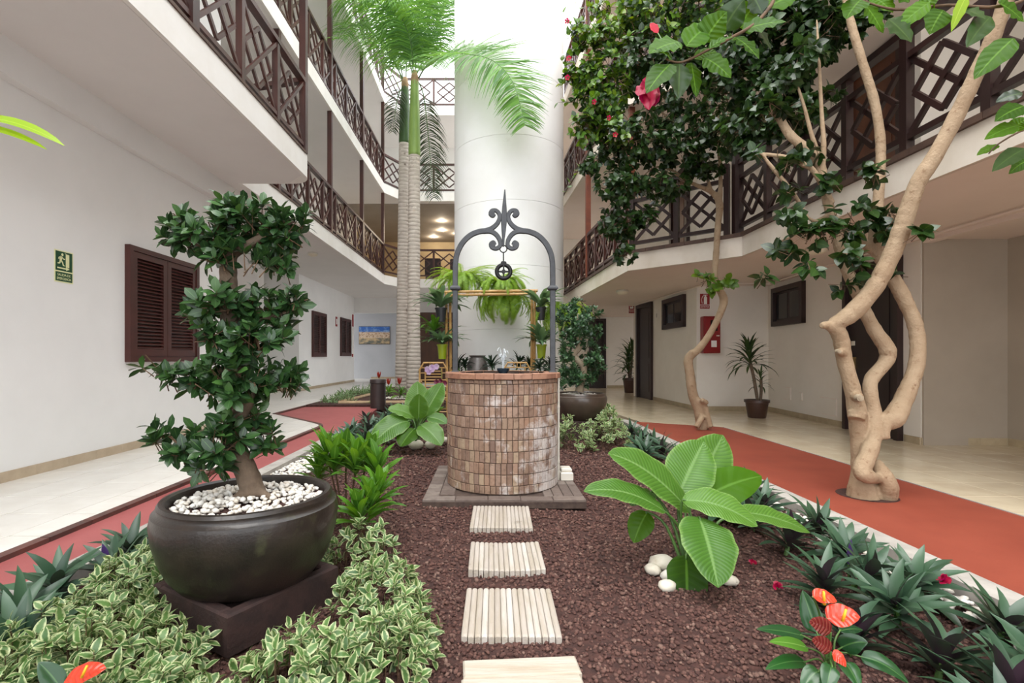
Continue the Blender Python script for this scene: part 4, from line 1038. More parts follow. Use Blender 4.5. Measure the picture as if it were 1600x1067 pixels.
L['hib_f'] = leafmat('large_hibiscus_leaf', [C(66, 110, 22), C(82, 132, 24), C(56, 94, 26), C(96, 148, 28)], rib=C(110, 160, 60), veins=7, vein_col=C(92, 140, 40), rough=.48, trans=.5, dim=.85, vk=.15, spec=.3)
L['hib_lit'] = leafmat('sunlit_hibiscus_leaf', dim=.7, pal=[C(84, 130, 40), C(112, 156, 48), C(74, 116, 42), C(146, 178, 58)], rib=C(130, 160, 80), rough=.32, trans=.35)  # sunlight on the upper crown put into the leaf colour; side shoots share it
L['var'] = leafmat('variegated_leaf', dim=0.74, pal=[C(78, 116, 60), C(98, 136, 72), C(112, 150, 82), C(70, 106, 60)], edge=C(214, 222, 168), edge_at=(.45, .85), rough=.42, trans=.25)
L['rhoeo'] = under(leafmat('rhoeo_leaf', dim=.74, pal=[C(50, 78, 58), C(64, 94, 70), C(78, 110, 82), C(56, 86, 60)], rough=.36, trans=.10), C(66, 42, 58))
L['big'] = leafmat('broad_spoon_leaf', [C(96, 152, 52), C(112, 168, 60), C(126, 180, 68)], edge=C(164, 208, 112), edge_at=(.86, 1.05), wobk=.12, dim=.52, rib=C(150, 198, 110), veins=22, vein_col=C(62, 112, 40), rough=.4, trans=.24)
L['anth'] = leafmat('anthurium_leaf', [C(38, 84, 44), C(48, 100, 46), C(34, 74, 44)], rib=C(84, 130, 70), rough=.22, trans=.12)
L['spathe'] = leafmat('orange_red_spathe', dim=.75, pal=[C(238, 84, 54), C(226, 66, 46)], veins=6, vein_col=C(196, 48, 40), rough=.2, trans=.2)
L['spathe_d'] = leafmat('dark_red_spathe', [C(136, 46, 42), C(120, 40, 40)], veins=7, vein_col=C(196, 120, 96), rough=.25, trans=.1)
L['palm'] = leafmat('palm_leaflet', dim=0.95, pal=[C(74, 116, 58), C(96, 142, 66), C(112, 160, 74), C(84, 126, 76)], rough=.35, trans=.40, spec=.3)
L['palm_d'] = leafmat('dark_palm_leaflet', [C(44, 62, 36), C(58, 78, 42), C(72, 86, 48)], rough=.4, trans=.2)
L['fern'] = leafmat('fern_pinna', dim=0.95, pal=[C(128, 168, 52), C(150, 188, 66), C(110, 150, 52), C(168, 200, 84)], rough=.5, trans=.4)
L['green'] = leafmat('bright_strap_leaf', dim=0.75, pal=[C(86, 140, 46), C(104, 162, 52), C(70, 120, 46), C(124, 178, 60)], rib=C(140, 186, 90), rough=.35, trans=.3)
L['stag'] = leafmat('grey_green_strap_leaf', dim=1.2, pal=[C(86, 116, 80), C(104, 134, 92), C(72, 100, 70)], rough=.5, trans=.25)
L['dark'] = leafmat('dark_blade_leaf', [C(42, 66, 48), C(56, 82, 58), C(36, 56, 42)], rough=.4, trans=.15)
L['drac'] = leafmat('dracaena_blade', [C(66, 92, 50), C(84, 112, 58), C(54, 78, 46)], rough=.4, trans=.2)
L['grass'] = leafmat('pale_ground_leaf', dim=0.85, pal=[C(120, 152, 100), C(146, 174, 122), C(98, 132, 84)], rough=.5, trans=.3)
L['petal'] = leafmat('pink_petal', dim=.6, pal=[C(208, 12, 70), C(218, 30, 88), C(192, 10, 58)], rough=.5, trans=.35)
L['petal_r'] = leafmat('red_petal', dim=.75, pal=[C(206, 34, 52), C(222, 56, 66)], rough=.5, trans=.3)
L['orchid'] = leafmat('lilac_petal', dim=.75, pal=[C(226, 200, 226), C(206, 170, 214), C(236, 218, 234)], rough=.5, trans=.3)
L['lime'] = leafmat('lime_leaf', dim=0.8, pal=[C(150, 192, 30), C(166, 206, 40)], rib=C(190, 220, 80), rough=.35, trans=.45)
M['bark_h'] = mk('pale_tan_hibiscus_bark', C(212, 184, 150), C(194, 164, 130), .8, 9, bump=.7, bs=60, third=(C(160, 124, 92), 22, .58, .72))
M['bark_f'] = mk('grey_brown_ficus_bark', C(132, 112, 92), C(104, 86, 70), .85, 14, bump=.5, bs=60)
M['bark_p'] = mk('pale_bonsai_bark', C(188, 172, 146), C(156, 138, 114), .85, 12, bump=.4, bs=50)
M['twig'] = mk('brown_twig', C(122, 92, 66), C(96, 74, 52), .8, 20)
M['stem'] = mk('green_stem', C(96, 136, 62), C(78, 116, 52), .5, 12)
def twigs(root, segs, r, m='twig', name='twig'):
    mb = MB()
    for a, b in segs: mb.tube([a, b], [r, r*.5], 4, cap=False)
    o = mb.build(name, M[m], root); o['kind'] = 'stuff'; return o
def px_path(pts, Y): return [P(p[0], p[1], (p[2] if len(p) > 2 else Y)) for p in pts]

# ---- bonsai one
tr = px_path([(398, 775), (388, 745), (374, 712), (362, 684), (368, 655), (382, 625), (385, 592), (371, 560), (362, 528), (358, 482), (357, 440), (358, 400), (372, 372)], 2.08)
limbs = [(tr, [.052, .046, .042, .042, .042, .040, .038, .038, .039, .037, .036, .032, .016]),
 (px_path([(362, 684), (335, 672), (300, 680)], 2.06), [.024, .016, .008]), (px_path([(368, 655), (405, 672), (428, 680)], 2.1), [.022, .014, .007]),
 (px_path([(385, 600), (430, 605), (450, 595)], 2.1), [.02, .012, .006]), (px_path([(375, 570), (320, 585), (262, 578)], 2.06), [.022, .014, .006]),
 (px_path([(362, 520), (410, 500), (470, 480)], 2.1), [.022, .014, .006]), (px_path([(358, 450), (330, 470), (320, 500)], 2.05), [.018, .012, .006]),
 (px_path([(358, 405), (310, 380), (272, 350)], 2.08), [.024, .016, .007]), (px_path([(358, 400), (410, 370), (462, 345)], 2.1), [.024, .016, .007]), (px_path([(358, 400), (345, 360), (335, 335)], 2.1), [.022, .014, .007]),
 (px_path([(392, 765), (372, 775), (355, 785)], 2.04), [.026, .018, .008]), (px_path([(398, 765), (420, 776), (436, 784)], 2.06), [.022, .016, .008])]
wood('trunk', B1, limbs, M['bark_f'], .008, 12, 4, .06)
cl = [pc(320, 362, 66, 34, 2.08), pc(395, 352, 66, 36, 2.1), pc(450, 352, 38, 30, 2.08), pc(366, 332, 46, 22, 2.1), pc(372, 402, 66, 20, 2.02), pc(282, 345, 30, 18, 2.08), pc(440, 405, 34, 22, 2.1),
      pc(340, 470, 38, 30, 2.0), pc(400, 478, 40, 30, 2.1), pc(462, 470, 34, 16, 2.1), pc(330, 512, 34, 26, 2.02), pc(400, 530, 56, 34, 2.02), pc(440, 512, 24, 18, 2.12), pc(312, 485, 24, 18, 2.1),
      pc(300, 588, 52, 26, 2.04), pc(238, 574, 20, 10, 2.06), pc(372, 585, 66, 34, 2.0), pc(438, 595, 36, 26, 2.1), pc(345, 612, 44, 22, 1.98), pc(452, 580, 18, 14, 2.1),
      pc(278, 692, 44, 30, 2.04), pc(340, 690, 40, 30, 1.98), pc(418, 682, 36, 22, 2.1), pc(250, 672, 18, 12, 2.04), pc(322, 730, 40, 20, 1.98), pc(392, 640, 24, 20, 2.1), pc(345, 665, 26, 18, 2.0)]
xs, tw = cloud(cl, 700, 7, .066, 1.05, .5, face=.35, shell=.35)
G_F = [leaf_geo(.50, .56, .75, 4, 2, dr, .18) for dr in (.3, .7, .1)]
add_leaves(B1, xs, G_F, L['ficus'])
twigs(B1, [(p-t*.09, p+t*.01) for p, t in tw], .0026)
# ---- bonsai two
wood('trunk', B2, [(px_path([(905, 612), (909, 594), (912, 575), (902, 562), (897, 554), (903, 546), (907, 535), (900, 515), (904, 490)], 6.4), [.06, .048, .042, .04, .038, .036, .032, .026, .012])], M['bark_p'], None, 10, 4, .05)
cl = [pc(x, y, rx, ry, 6.5+dz) for x, y, rx, ry, dz in ((902, 478, 14, 16, 0), (922, 492, 18, 16, 0), (884, 492, 18, 18, .1), (904, 505, 26, 16, -.1), (930, 515, 14, 16, .1), (882, 520, 18, 14, 0), (906, 530, 22, 14, .2), (928, 545, 16, 16, 0), (884, 552, 14, 16, .1), (920, 572, 24, 16, .1), (888, 580, 22, 14, 0), (906, 592, 26, 12, -.1), (934, 582, 12, 14, 0), (878, 598, 14, 10, -.1), (905, 505, 22, 20, -.3), (908, 526, 14, 10, -.3), (912, 592, 22, 12, -.3), (886, 545, 12, 22, -.25), (925, 560, 14, 14, -.25), (890, 575, 12, 10, -.25))]
xs, tw = cloud(cl, 400, 7, .064, 1.0, .5, face=.4, shell=.3)
add_leaves(B2, xs, G_F[:2], L['ficus2'], limit=0)

# ---- the big twisted hibiscus tree on the right path
H1 = thing('hibiscus_tree', 'large hibiscus tree with three twisted pale trunks growing out of the right red path', 'tree', (2.74, 3.62, -.02))
Y0 = 3.6
la = px_path([(1350, 792, 3.6), (1348, 765, 3.6), (1345, 740, 3.62), (1342, 700, 3.62), (1340, 650, 3.6), (1331, 605, 3.58), (1320, 565, 3.58), (1314, 530, 3.56), (1306, 512, 3.54)], Y0)
lb = px_path([(1300, 508, 3.54), (1330, 490, 3.5), (1364, 452, 3.46), (1390, 405, 3.42), (1408, 360, 3.38), (1422, 318, 3.34), (1436, 282, 3.3), (1460, 245, 3.26), (1495, 180, 3.2), (1528, 110, 3.12), (1553, 55, 3.05), (1575, -10, 3.0), (1590, -70, 2.9)], Y0)
lc = px_path([(1372, 748, 3.50), (1356, 744, 3.46), (1346, 735, 3.47), (1356, 712, 3.51), (1365, 680, 3.56), (1366, 650, 3.6), (1360, 615, 3.62), (1362, 592, 3.66), (1384, 565, 3.7), (1386, 545, 3.7), (1368, 518, 3.72), (1352, 488, 3.74), (1336, 450, 3.76), (1321, 416, 3.78), (1311, 385, 3.8), (1297, 330, 3.82), (1287, 290, 3.84), (1278, 250, 3.86), (1250, 225, 3.9), (1232, 208, 3.94), (1216, 180, 4.0), (1205, 160, 4.05)], Y0)
ld = px_path([(1374, 660, 3.58), (1394, 655, 3.57), (1408, 632, 3.6), (1422, 600, 3.62), (1432, 570, 3.64), (1434, 535, 3.66), (1429, 505, 3.68), (1418, 478, 3.7), (1405, 452, 3.72), (1392, 430, 3.74), (1377, 405, 3.76), (1366, 380, 3.78), (1370, 345, 3.8), (1373, 300, 3.82), (1376, 255, 3.84), (1375, 212, 3.84), (1367, 162, 3.84), (1354, 118, 3.84), (1338, 66, 3.84), (1326, 20, 3.86), (1316, -30, 3.9)], Y0)
le = px_path([(1372, 790, 3.62), (1386, 770, 3.54), (1388, 755, 3.50), (1378, 738, 3.52), (1368, 722, 3.58)], Y0)
R_ = lambda *a: [x*1.0 for x in a]
limbs = [(la, R_(.108, .100, .062, .050, .062, .052, .050, .054, .052)), (lb, R_(.046, .062, .058, .056, .054, .052, .050, .048, .046, .043, .041, .039, .034)), (le, R_(.10, .068, .056, .052, .036)),
 (lc, R_(.030, .052, .056, .056, .052, .050, .048, .047, .050, .056, .048, .044, .042, .040, .038, .036, .034, .038, .036, .034, .03, .024)),
 (ld, R_(.046, .072, .062, .054, .052, .050, .048, .048, .050, .046, .043, .042, .041, .036, .034, .033, .032, .031, .030, .026, .022)),
 (px_path([(1304, 512, 3.54), (1292, 508, 3.52), (1283, 509, 3.5)], Y0), [.050, .030, .020]), (px_path([(1364, 392, 3.78), (1346, 378, 3.8), (1324, 362, 3.82), (1305, 340, 3.82)], Y0), [.034, .028, .025, .022]),
 (px_path([(1284, 270, 3.84), (1287, 225, 3.8), (1284, 180, 3.8), (1281, 120, 3.8), (1279, 80, 3.8), (1276, 30, 3.8)], Y0), [.026, .018, .015, .013, .011, .007]), (px_path([(1280, 245, 3.86), (1268, 210, 3.84), (1256, 165, 3.84), (1238, 110, 3.86)], Y0), [.022, .016, .013, .008]),
 (px_path([(1300, 318, 3.8), (1272, 268, 3.8), (1253, 256, 3.78), (1240, 248, 3.78), (1205, 242, 3.8), (1186, 240, 3.8)], Y0), [.025, .02, .022, .018, .015, .010]), (px_path([(1262, 340, 3.8), (1238, 300, 3.8), (1205, 260, 3.8), (1190, 240, 3.8)], Y0), [.012, .016, .015, .01]), (px_path([(1297, 335, 3.82), (1275, 345, 3.82), (1262, 340, 3.8)], Y0), [.02, .014, .012]),
 (px_path([(1340, 645, 3.56), (1338, 655, 3.55)], Y0), [.062, .055]), (px_path([(1336, 618, 3.55), (1344, 622, 3.50)], Y0), [.036, .032]), (px_path([(1318, 552, 3.55), (1311, 549, 3.5)], Y0), [.032, .022]), (px_path([(1384, 662, 3.55), (1383, 676, 3.53), (1386, 686, 3.52)], Y0), [.04, .030, .022])]
wood('trunk', H1, limbs, M['bark_h'], .0075, 12, 3, .045)
for (x, y, Y, r) in ((1344, 622, 3.475, .028), (1311, 549, 3.485, .017)):
    c = P(x, y, Y); MB().tube([c+Vector((.0, .02, 0)), c+Vector((-.006, -.012, 0))], [r, r*.8], 12).tube([c+Vector((-.006, -.012, 0)), c+Vector((-.006, -.014, 0))], [r*.5, r*.5], 10).build('cut_knot', M['bark_p'], H1, smooth=True)
pit = MB().lathe([(.19, -.006), (.19, .0), (.185, .001), (.001, .0012)], (2.75, 3.64, 0), 24, capt=False).build('tree_pit', M['soil'], None); struct(pit); pit.name = 'floor_pit'
G_H = [leaf_geo(.72, .36, .8, 5, 2, dr, .10, .03) for dr in (.3, .8, .5)]
cl = [pc(1340, 338, 60, 28, 3.7), pc(1300, 365, 40, 26, 3.6), pc(1262, 372, 36, 22, 3.6), pc(1222, 395, 26, 20, 3.6), pc(1195, 432, 20, 12, 3.6), pc(1272, 418, 20, 18, 3.55), pc(1332, 395, 32, 18, 3.5), pc(1342, 422, 18, 20, 3.5), pc(1390, 345, 24, 30, 3.6), pc(1428, 362, 16, 20, 3.3), pc(1238, 298, 26, 16, 3.7), pc(1300, 285, 34, 16, 3.7), pc(1362, 275, 40, 16, 3.6), pc(1255, 240, 40, 14, 3.8), pc(1400, 425, 14, 16, 3.7), pc(1235, 330, 24, 20, 3.7), pc(1355, 430, 16, 12, 3.6), pc(1318, 445, 14, 16, 3.6)]
xs, tw = cloud(cl, 150, 6, .092, 1.15, .1, face=.5, shell=.5, droop=.7)
cl = [pc(1180, 60, 60, 50, 4.6, .5), pc(1240, 100, 55, 50, 4.5, .4), pc(1290, 45, 60, 40, 4.4, .4), pc(1235, 30, 60, 40, 4.6, .4), pc(1190, 150, 44, 44, 4.6, .4), pc(1260, 165, 44, 24, 4.3, .3), pc(1345, 30, 36, 26, 4.2, .3), pc(1180, 0, 80, 40, 4.8, .5), pc(1235, 195, 36, 18, 4.3, .3), pc(1290, 0, 70, 40, 4.4, .4), pc(1200, 205, 36, 26, 4.5, .3), pc(1160, 205, 40, 40, 4.7, .4), pc(1225, 130, 40, 40, 4.5, .3), pc(1250, 92, 44, 40, 4.4, .3), pc(1275, 60, 40, 36, 4.3, .3), pc(1150, 110, 40, 60, 4.9, .4), pc(1200, 172, 40, 22, 3.9, .2), pc(1222, 252, 30, 10, 3.75, .1), pc(1262, 84, 24, 26, 3.75, .15), pc(1238, 108, 26, 26, 3.82, .15), pc(1185, 236, 16, 10, 3.75, .1)]
xs2, tw2 = cloud(cl, 170, 7, .085, 1.15, .1, face=.5, shell=.3, droop=.6)
add_leaves(H1, xs+xs2, G_H, L['hib'], limit=290)
twigs(H1, [(p-t*.13, p+t*.01) for p, t in tw+tw2], .0028)
def big_leaf(root, att, tip, w, lift=.0, m=None, nr=14, nc=6, tm=.42, q=.8, fold=.22, wave=.05, name='leaf', roll=0.0, up=(0, -.35, 1), thick_rib=0, mid=.5, tipk=0):
    a = Vector(att); b = Vector(tip); c = a.lerp(b, mid)+Vector((0, 0, 1))*lift; k = math.log(.5)/math.log(tm)
    vs = []; uv = []; fs = []; ln = (b-a).length
    for i in range(nr+1):
        t = i/nr; p = a*(1-t)**2+c*2*t*(1-t)+b*t*t; d = ((c-a)*(1-t)+(b-c)*t).normalized()
        x = d.cross(Vector(up))
        if x.length < .05: x = d.cross(Vector((0, -1, 0)))
        x.normalize(); z = x.cross(d); x = (x*math.cos(roll)+z*math.sin(roll)); z = x.cross(d)
        ww = w/2*max(.0, math.sin(pi*min(t, .9999)**k))**q
        if i == 0: ww = max(ww, w*.04)
        if i == nr: ww = w*.01
        for j in range(nc+1):
            u = j/nc*2-1; h = abs(u)*ww*fold-(abs(u)**3)*ww*fold*.6+wave*ww*math.sin(t*21+u*1.5+a.x*30)*u*u
            vs.append(p+x*(u*ww)+z*h); uv.append((u, t, 0))
    for i in range(nr):
        for j in range(nc):
            q_ = i*(nc+1)+j; fs.append((q_, q_+1, q_+nc+2, q_+nc+1))
    o = new_obj(name, make_mesh(name, vs, fs, m, True, uv), root)
    return o
# the foreground branch of the same tree reaching over the camera's right
bp = [P(1590, -70, 2.9), Vector((2.5, 2.3, 3.35)), Vector((1.35, 1.6, 2.45)), P(1240, -45, 1.45), P(1205, 8, 1.38), P(1178, 38, 1.34), P(1140, 60, 1.32), P(1110, 76, 1.3), P(1066, 97, 1.3), P(1040, 92, 1.3)]
br = MB().tube(catmull(bp, 5), cat1([.03, .024, .014, .006, .005, .0045, .004, .0035, .003, .002], 5), 7)
bp2 = [Vector((2.5, 2.3, 3.35)), Vector((2.1, 1.7, 2.6)), P(1620, -20, 1.62), P(1560, 10, 1.6), P(1480, 8, 1.58), P(1400, 15, 1.56), P(1345, 0, 1.56)]
br.tube(catmull(bp2, 5), cat1([.016, .010, .006, .005, .004, .004, .002], 5), 6)
bp3 = [Vector((2.1, 1.7, 2.6)), Vector((1.95, 1.6, 1.95)), P(1640, 190, 1.6), P(1595, 205, 1.6), P(1560, 225, 1.58), P(1545, 240, 1.58)]
br.tube(catmull(bp3, 5), cat1([.01, .006, .004, .003, .0025, .002], 5), 6); br.build('foreground_branch', M['twig'], H1, smooth='all')
FL = [((1062, 66), (1014, 84), 46, 1.3), ((1072, 72), (1112, 38), 40, 1.28), ((1100, 66), (1136, 18), 44, 1.3), ((1130, 48), (1164, -2), 40, 1.32), ((1148, 58), (1186, 92), 46, 1.3), ((1108, 76), (1146, 58), 24, 1.25), ((1100, 90), (1142, 122), 40, 1.3), ((1062, 100), (1060, 154), 40, 1.3), ((1048, 100), (1010, 146), 38, 1.27), ((1080, 98), (1088, 152), 32, 1.32), ((1160, 48), (1228, 34), 44, 1.34), ((1178, 40), (1205, 78), 34, 1.36), ((1200, 12), (1245, -6), 36, 1.38), ((1050, 94), (1022, 78), 24, 1.28), ((1085, 92), (1120, 82), 22, 1.33), ((1190, 20), (1170, -14), 36, 1.36), ((1155, 42), (1182, 8), 40, 1.36),
 ((1345, 0), (1322, 30), 34, 1.56), ((1352, 8), (1380, 52), 36, 1.56), ((1388, 30), (1424, 66), 40, 1.54), ((1452, 4), (1400, 48), 28, 1.52), ((1474, 16), (1452, 54), 36, 1.56), ((1510, -6), (1486, 50), 18, 1.5), ((1548, 26), (1510, 74), 30, 1.58), ((1584, 60), (1522, 124), 38, 1.5), ((1420, 4), (1390, -18), 36, 1.56), ((1365, -4), (1395, 20), 34, 1.6), ((1500, 14), (1540, 30), 28, 1.6), ((1560, 4), (1600, 34), 36, 1.58), ((1440, 14), (1480, -14), 34, 1.6), ((1330, -4), (1310, -30), 30, 1.56),
 ((1598, 146), (1556, 160), 20, 1.58), ((1600, 166), (1554, 190), 28, 1.56), ((1592, 196), (1538, 218), 22, 1.56), ((1562, 228), (1526, 243), 16, 1.58), ((1602, 232), (1550, 268), 26, 1.58), ((1608, 250), (1576, 272), 20, 1.6), ((1580, 205), (1606, 186), 22, 1.6)]
for i, (a, b, w, Y) in enumerate(FL):
    pa = P(a[0], a[1], Y); pb = P(b[0], b[1], Y+random.uniform(-.05, .03))
    big_leaf(H1, pa, pb, w/F*Y*1.05, .012, L['lime'] if w == 18 else (L['hib_f'] if i % 4 != 3 else L['hib']), 10, 6, .36, .75, .15, .14, up=(random.uniform(-.3, .3), -1, .55), roll=random.uniform(-.35, .35))
def flower(root, c, r, m, face=(0, -1, 0), n=5, closed=.5, nm='petal'):
    f = Vector(face).normalized(); x = f.orthogonal().normalized(); y = f.cross(x)
    for k in range(n):
        a = 2*pi*k/n+random.uniform(-.2, .2); d = (x*math.cos(a)+y*math.sin(a))*(1-closed)+f*closed
        big_leaf(root, c, Vector(c)+d.normalized()*r, r*.95, .0, m, 6, 4, .62, .6, .3, .18, nm, up=f)
fl = P(1016, 118, 1.42)
for a, b, w in (((1016, 122), (1004, 162), 22), ((1018, 122), (1014, 172), 22), ((1020, 124), (1022, 166), 20), ((1014, 122), (997, 150), 20), ((1016, 120), (1008, 150), 24), ((1018, 122), (1018, 158), 24)): big_leaf(H1, P(a[0], a[1], 1.42), P(b[0], b[1], 1.40+random.uniform(-.03, .03)), w/F*1.42, random.uniform(-.004, .012), L['petal'], 12, 8, .6, .6, .35, .3, 'petal', up=(random.uniform(-.9, .9), -1, random.uniform(-.3, .4)))
MB().tube([P(1035, 96, 1.31), P(1026, 104, 1.38), P(1017, 122, 1.42)], .0022, 6).build('flower_stem', M['stem'], H1)
big_leaf(H1, P(1028, 52, 1.36), P(1016, 36, 1.36), 14/F*1.36, 0, L['petal_r'], 8, 4, .5, .7, .5, .1, 'bud', up=(0, -1, .2)); MB().tube([P(1050, 90, 1.3), P(1036, 66, 1.34), P(1028, 52, 1.36)], .0018, 6).build('bud_stem', M['stem'], H1)

# ---- slender hibiscus tree behind it, with the wide dark crown
H2 = thing('hibiscus_tree', 'slender bent hibiscus tree with wide dark leafy crown beside the white column', 'tree', (3.05, 7.0, 0))
t2 = px_path([(1098, 672, 7.0), (1092, 640, 7.0), (1083, 618, 7.0), (1078, 585, 6.98), (1076, 560, 6.96), (1092, 545, 6.9), (1110, 520, 6.85), (1125, 490, 6.8), (1131, 468, 6.8), (1122, 448, 6.75), (1117, 430, 6.7), (1119, 395, 6.68), (1122, 350, 6.64), (1124, 318, 6.6), (1112, 300, 6.6), (1085, 288, 6.55), (1050, 270, 6.4)], 7)
lim = [(t2, [.08, .075, .07, .066, .064, .052, .046, .048, .056, .044, .040, .042, .042, .05, .036, .028, .012]),
 (px_path([(1124, 318, 6.6), (1126, 280, 6.6), (1122, 230, 6.5), (1105, 160, 6.4), (1080, 90, 6.3), (1060, 20, 6.3)], 7), [.036, .03, .026, .022, .016, .01]),
 (px_path([(1112, 300, 6.6), (1098, 262, 6.5), (1060, 200, 6.3), (1000, 150, 6.2), (940, 110, 6.2)], 7), [.026, .022, .018, .014, .008]), (px_path([(1085, 288, 6.55), (1030, 260, 6.4), (985, 300, 6.3), (970, 350, 6.3), (975, 395, 6.3)], 7), [.02, .016, .012, .009, .005]),
 (px_path([(1122, 230, 6.5), (1146, 180, 6.2), (1160, 110, 6.0)], 7), [.02, .016, .01]), (px_path([(1083, 622, 6.98), (1098, 632, 6.94), (1104, 645, 6.92), (1110, 668, 6.9)], 7), [.05, .05, .042, .04]), (px_path([(1104, 630, 6.9), (1096, 624, 6.86)], 7), [.045, .03]), (px_path([(1098, 650, 6.9), (1088, 668, 6.86)], 7), [.04, .04]), (px_path([(1076, 562, 6.96), (1082, 548, 6.9)], 7), [.05, .04])]
wood('trunk', H2, lim, M['bark_h'], .016, 10, 4, .05)
cl = [pc(*a, dy) for *a, dy in [(940, 150, 48, 60, 6.2, .5), (1000, 90, 60, 70, 6.2, .6), (1060, 130, 70, 70, 6.3, .5), (1120, 90, 60, 60, 6.2, .4), (980, 220, 60, 50, 6.2, .6), (1050, 230, 60, 44, 6.3, .5), (1115, 200, 50, 44, 6.1, .4), (1000, 20, 80, 50, 6.3, .6), (1100, 10, 70, 50, 6.1, .5), (970, 295, 44, 38, 6.2, .4), (1035, 292, 40, 26, 6.3, .4), (968, 350, 32, 36, 6.3, .3), (976, 395, 18, 20, 6.3, .2), (912, 200, 24, 30, 6.2, .3), (1090, 262, 40, 18, 6.4, .3), (920, 120, 26, 30, 6.2, .3), (1010, 340, 22, 18, 6.3, .3), (1160, 230, 26, 20, 6.0, .2), (925, 255, 20, 22, 6.2, .3), (890, 120, 14, 14, 6.1, .15), (905, 60, 22, 28, 6.2, .2), (940, 60, 30, 30, 6.2, .3)]]
xs, tw = cloud(cl, 190, 6, .088, 1.15, .05, face=.5, shell=.2, droop=.6)
cl = [pc(1102, 438, 14, 7, 6.6), pc(1138, 440, 12, 9, 6.5), pc(1118, 450, 12, 8, 6.6), pc(1090, 430, 8, 5, 6.6)]
xs2, tw2 = cloud(cl, 240, 5, .10, 1.1, .2, face=.5)
sh = []
for (a, b) in (((905, 60), (880, 20)), ((900, 100), (878, 95)), ((915, 60), (905, 5)), ((900, 130), (876, 130)), ((940, 60), (925, 0)), ((905, 260), (884, 300)), ((900, 160), (872, 160)), ((930, 40), (915, -10))):
    pa, pb = P(a[0], a[1], 6.2), P(b[0], b[1], 6.2); sh.append((pa, pb))
    for k in range(7):
        t = k/6; d = ((pb-pa).normalized()*.3+rv()).normalized(); xs2.append(basis(pa.lerp(pb, t), d, (0, -.6, 1), .085))
ya = [m_ for m_ in xs if (lambda p: VX+F*p.x/p.y < 985 and VY-F*(p.z-1)/p.y < 225)(m_.translation) and random.random() < .62 or (lambda p: VY-F*(p.z-1)/p.y < 60)(m_.translation) and random.random() < .4]  # picks top and upper left leaves for the painted sunlit green
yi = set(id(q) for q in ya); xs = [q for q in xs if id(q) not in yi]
add_leaves(H2, xs, G_H, L['hib'], limit=180); add_leaves(H2, ya+xs2, G_H, L['hib_lit'], limit=110, rest='sunlit_foliage')
twigs(H2, [(p-t*.14, p+t*.01) for p, t in tw+tw2]+sh, .004)
for (x, y) in ((886, 33), (889, 92), (887, 121), (927, 159), (961, 211), (950, 184), (1155, 135)):
    c = P(x, y, 5.75); fo_ = new_obj('flower', make_mesh('calyx', MB().rock((0, 0, 0), .012, (1, 1, 1), .1, 1).v, ICO[1][1], M['stem']), H2, Matrix.Translation(c))
    f = Vector((random.uniform(-.5, .5), -1, random.uniform(-.6, .1))).normalized(); x_ = f.orthogonal().normalized(); y_ = f.cross(x_)
    vs = []; fs = []; uv = []
    for k in range(5):
        a = 1.257*k; d = x_*math.cos(a)+y_*math.sin(a); s_ = x_*-math.sin(a)+y_*math.cos(a); n = len(vs)
        vs += [c, c+d*.022+s_*.014+f*.022, c+d*.034+f*.019, c+d*.022-s_*.014+f*.022]; fs.append((n, n+1, n+2, n+3)); uv += [(0, 0, 0)]*4
    new_obj('petals', make_mesh('petals', vs, fs, L['petal_r'], True, uv), fo_)

# ---- broad-leaved plants
def leaf_plant(name, label, cat, base, leaves, m, Y, petr=.007, wk=1.0, q=.62, tm=.45, wave=.06, group=None, fold=.25):
    root = thing(name, label, cat, base, group)
    for it in leaves:
        a, b, w = it[0], it[1], it[2]; ya = it[3] if len(it) > 3 else Y; yb = it[4] if len(it) > 4 else ya; lift = it[5] if len(it) > 5 else .04; mm = it[6] if len(it) > 6 else m
        pa, pb = P(a[0], a[1], ya), P(b[0], b[1], yb)
        lo = big_leaf(root, pa, pb, w/F*((ya+yb)/2)*wk, lift, mm, 16, 8, tm, q, fold, wave, up=it[7] if len(it) > 7 else (0, -.55, 1))
        bz = Vector(base)+Vector((random.uniform(-.03, .03), random.uniform(-.03, .03), 0)); d = (pb-pa).normalized()
        mid = bz.lerp(pa, .55)+Vector((0, 0, .05))-d*.02
        pts = catmull([bz, mid, pa, pa.lerp(pb, .08)], 4); MB().tube(pts, cat1([petr*1.5, petr, petr*.8, petr*.4], 4), 6).build('petiole', M['stem'], root, smooth='all')
    return root
P1 = leaf_plant('spoon_leaf_plant', 'big bright green broad-leaved plant on the lava gravel right of the stepping tiles', 'plant', (.97, 2.42, -.05), [
 ((1072, 790), (1130, 680), 88, 2.75, 2.95, .0, L['big'], (0, -1, .2)), ((1058, 778), (1100, 690), 78, 2.55, 2.7, .02, L['big'], (-.1, -1, .3)), ((1078, 800), (950, 708), 66, 2.5, 2.45, .10, L['big'], (.45, -.8, .75)), ((1040, 800), (912, 768), 52, 2.4, 2.3, .09), ((1012, 800), (990, 848), 40, 2.5, 2.45, .03, L['hib_f']),
 ((1080, 790), (1190, 744), 62, 2.6, 2.75, .05, L['hib_f'], (0, -.9, .8)), ((1066, 782), (1184, 822), 64, 2.35, 2.25, .07), ((1150, 800), (1266, 832), 42, 2.5, 2.55, .05), ((1092, 808), (1122, 918), 92, 2.28, 2.05, .06, L['big'], (.1, -1, .35)), ((1072, 868), (1074, 954), 66, 2.32, 2.2, .02, L['hib_f'], (0, -1, .2)), ((1020, 770), (985, 790), 36, 2.55, 2.4, .04)], L['big'], 2.4)
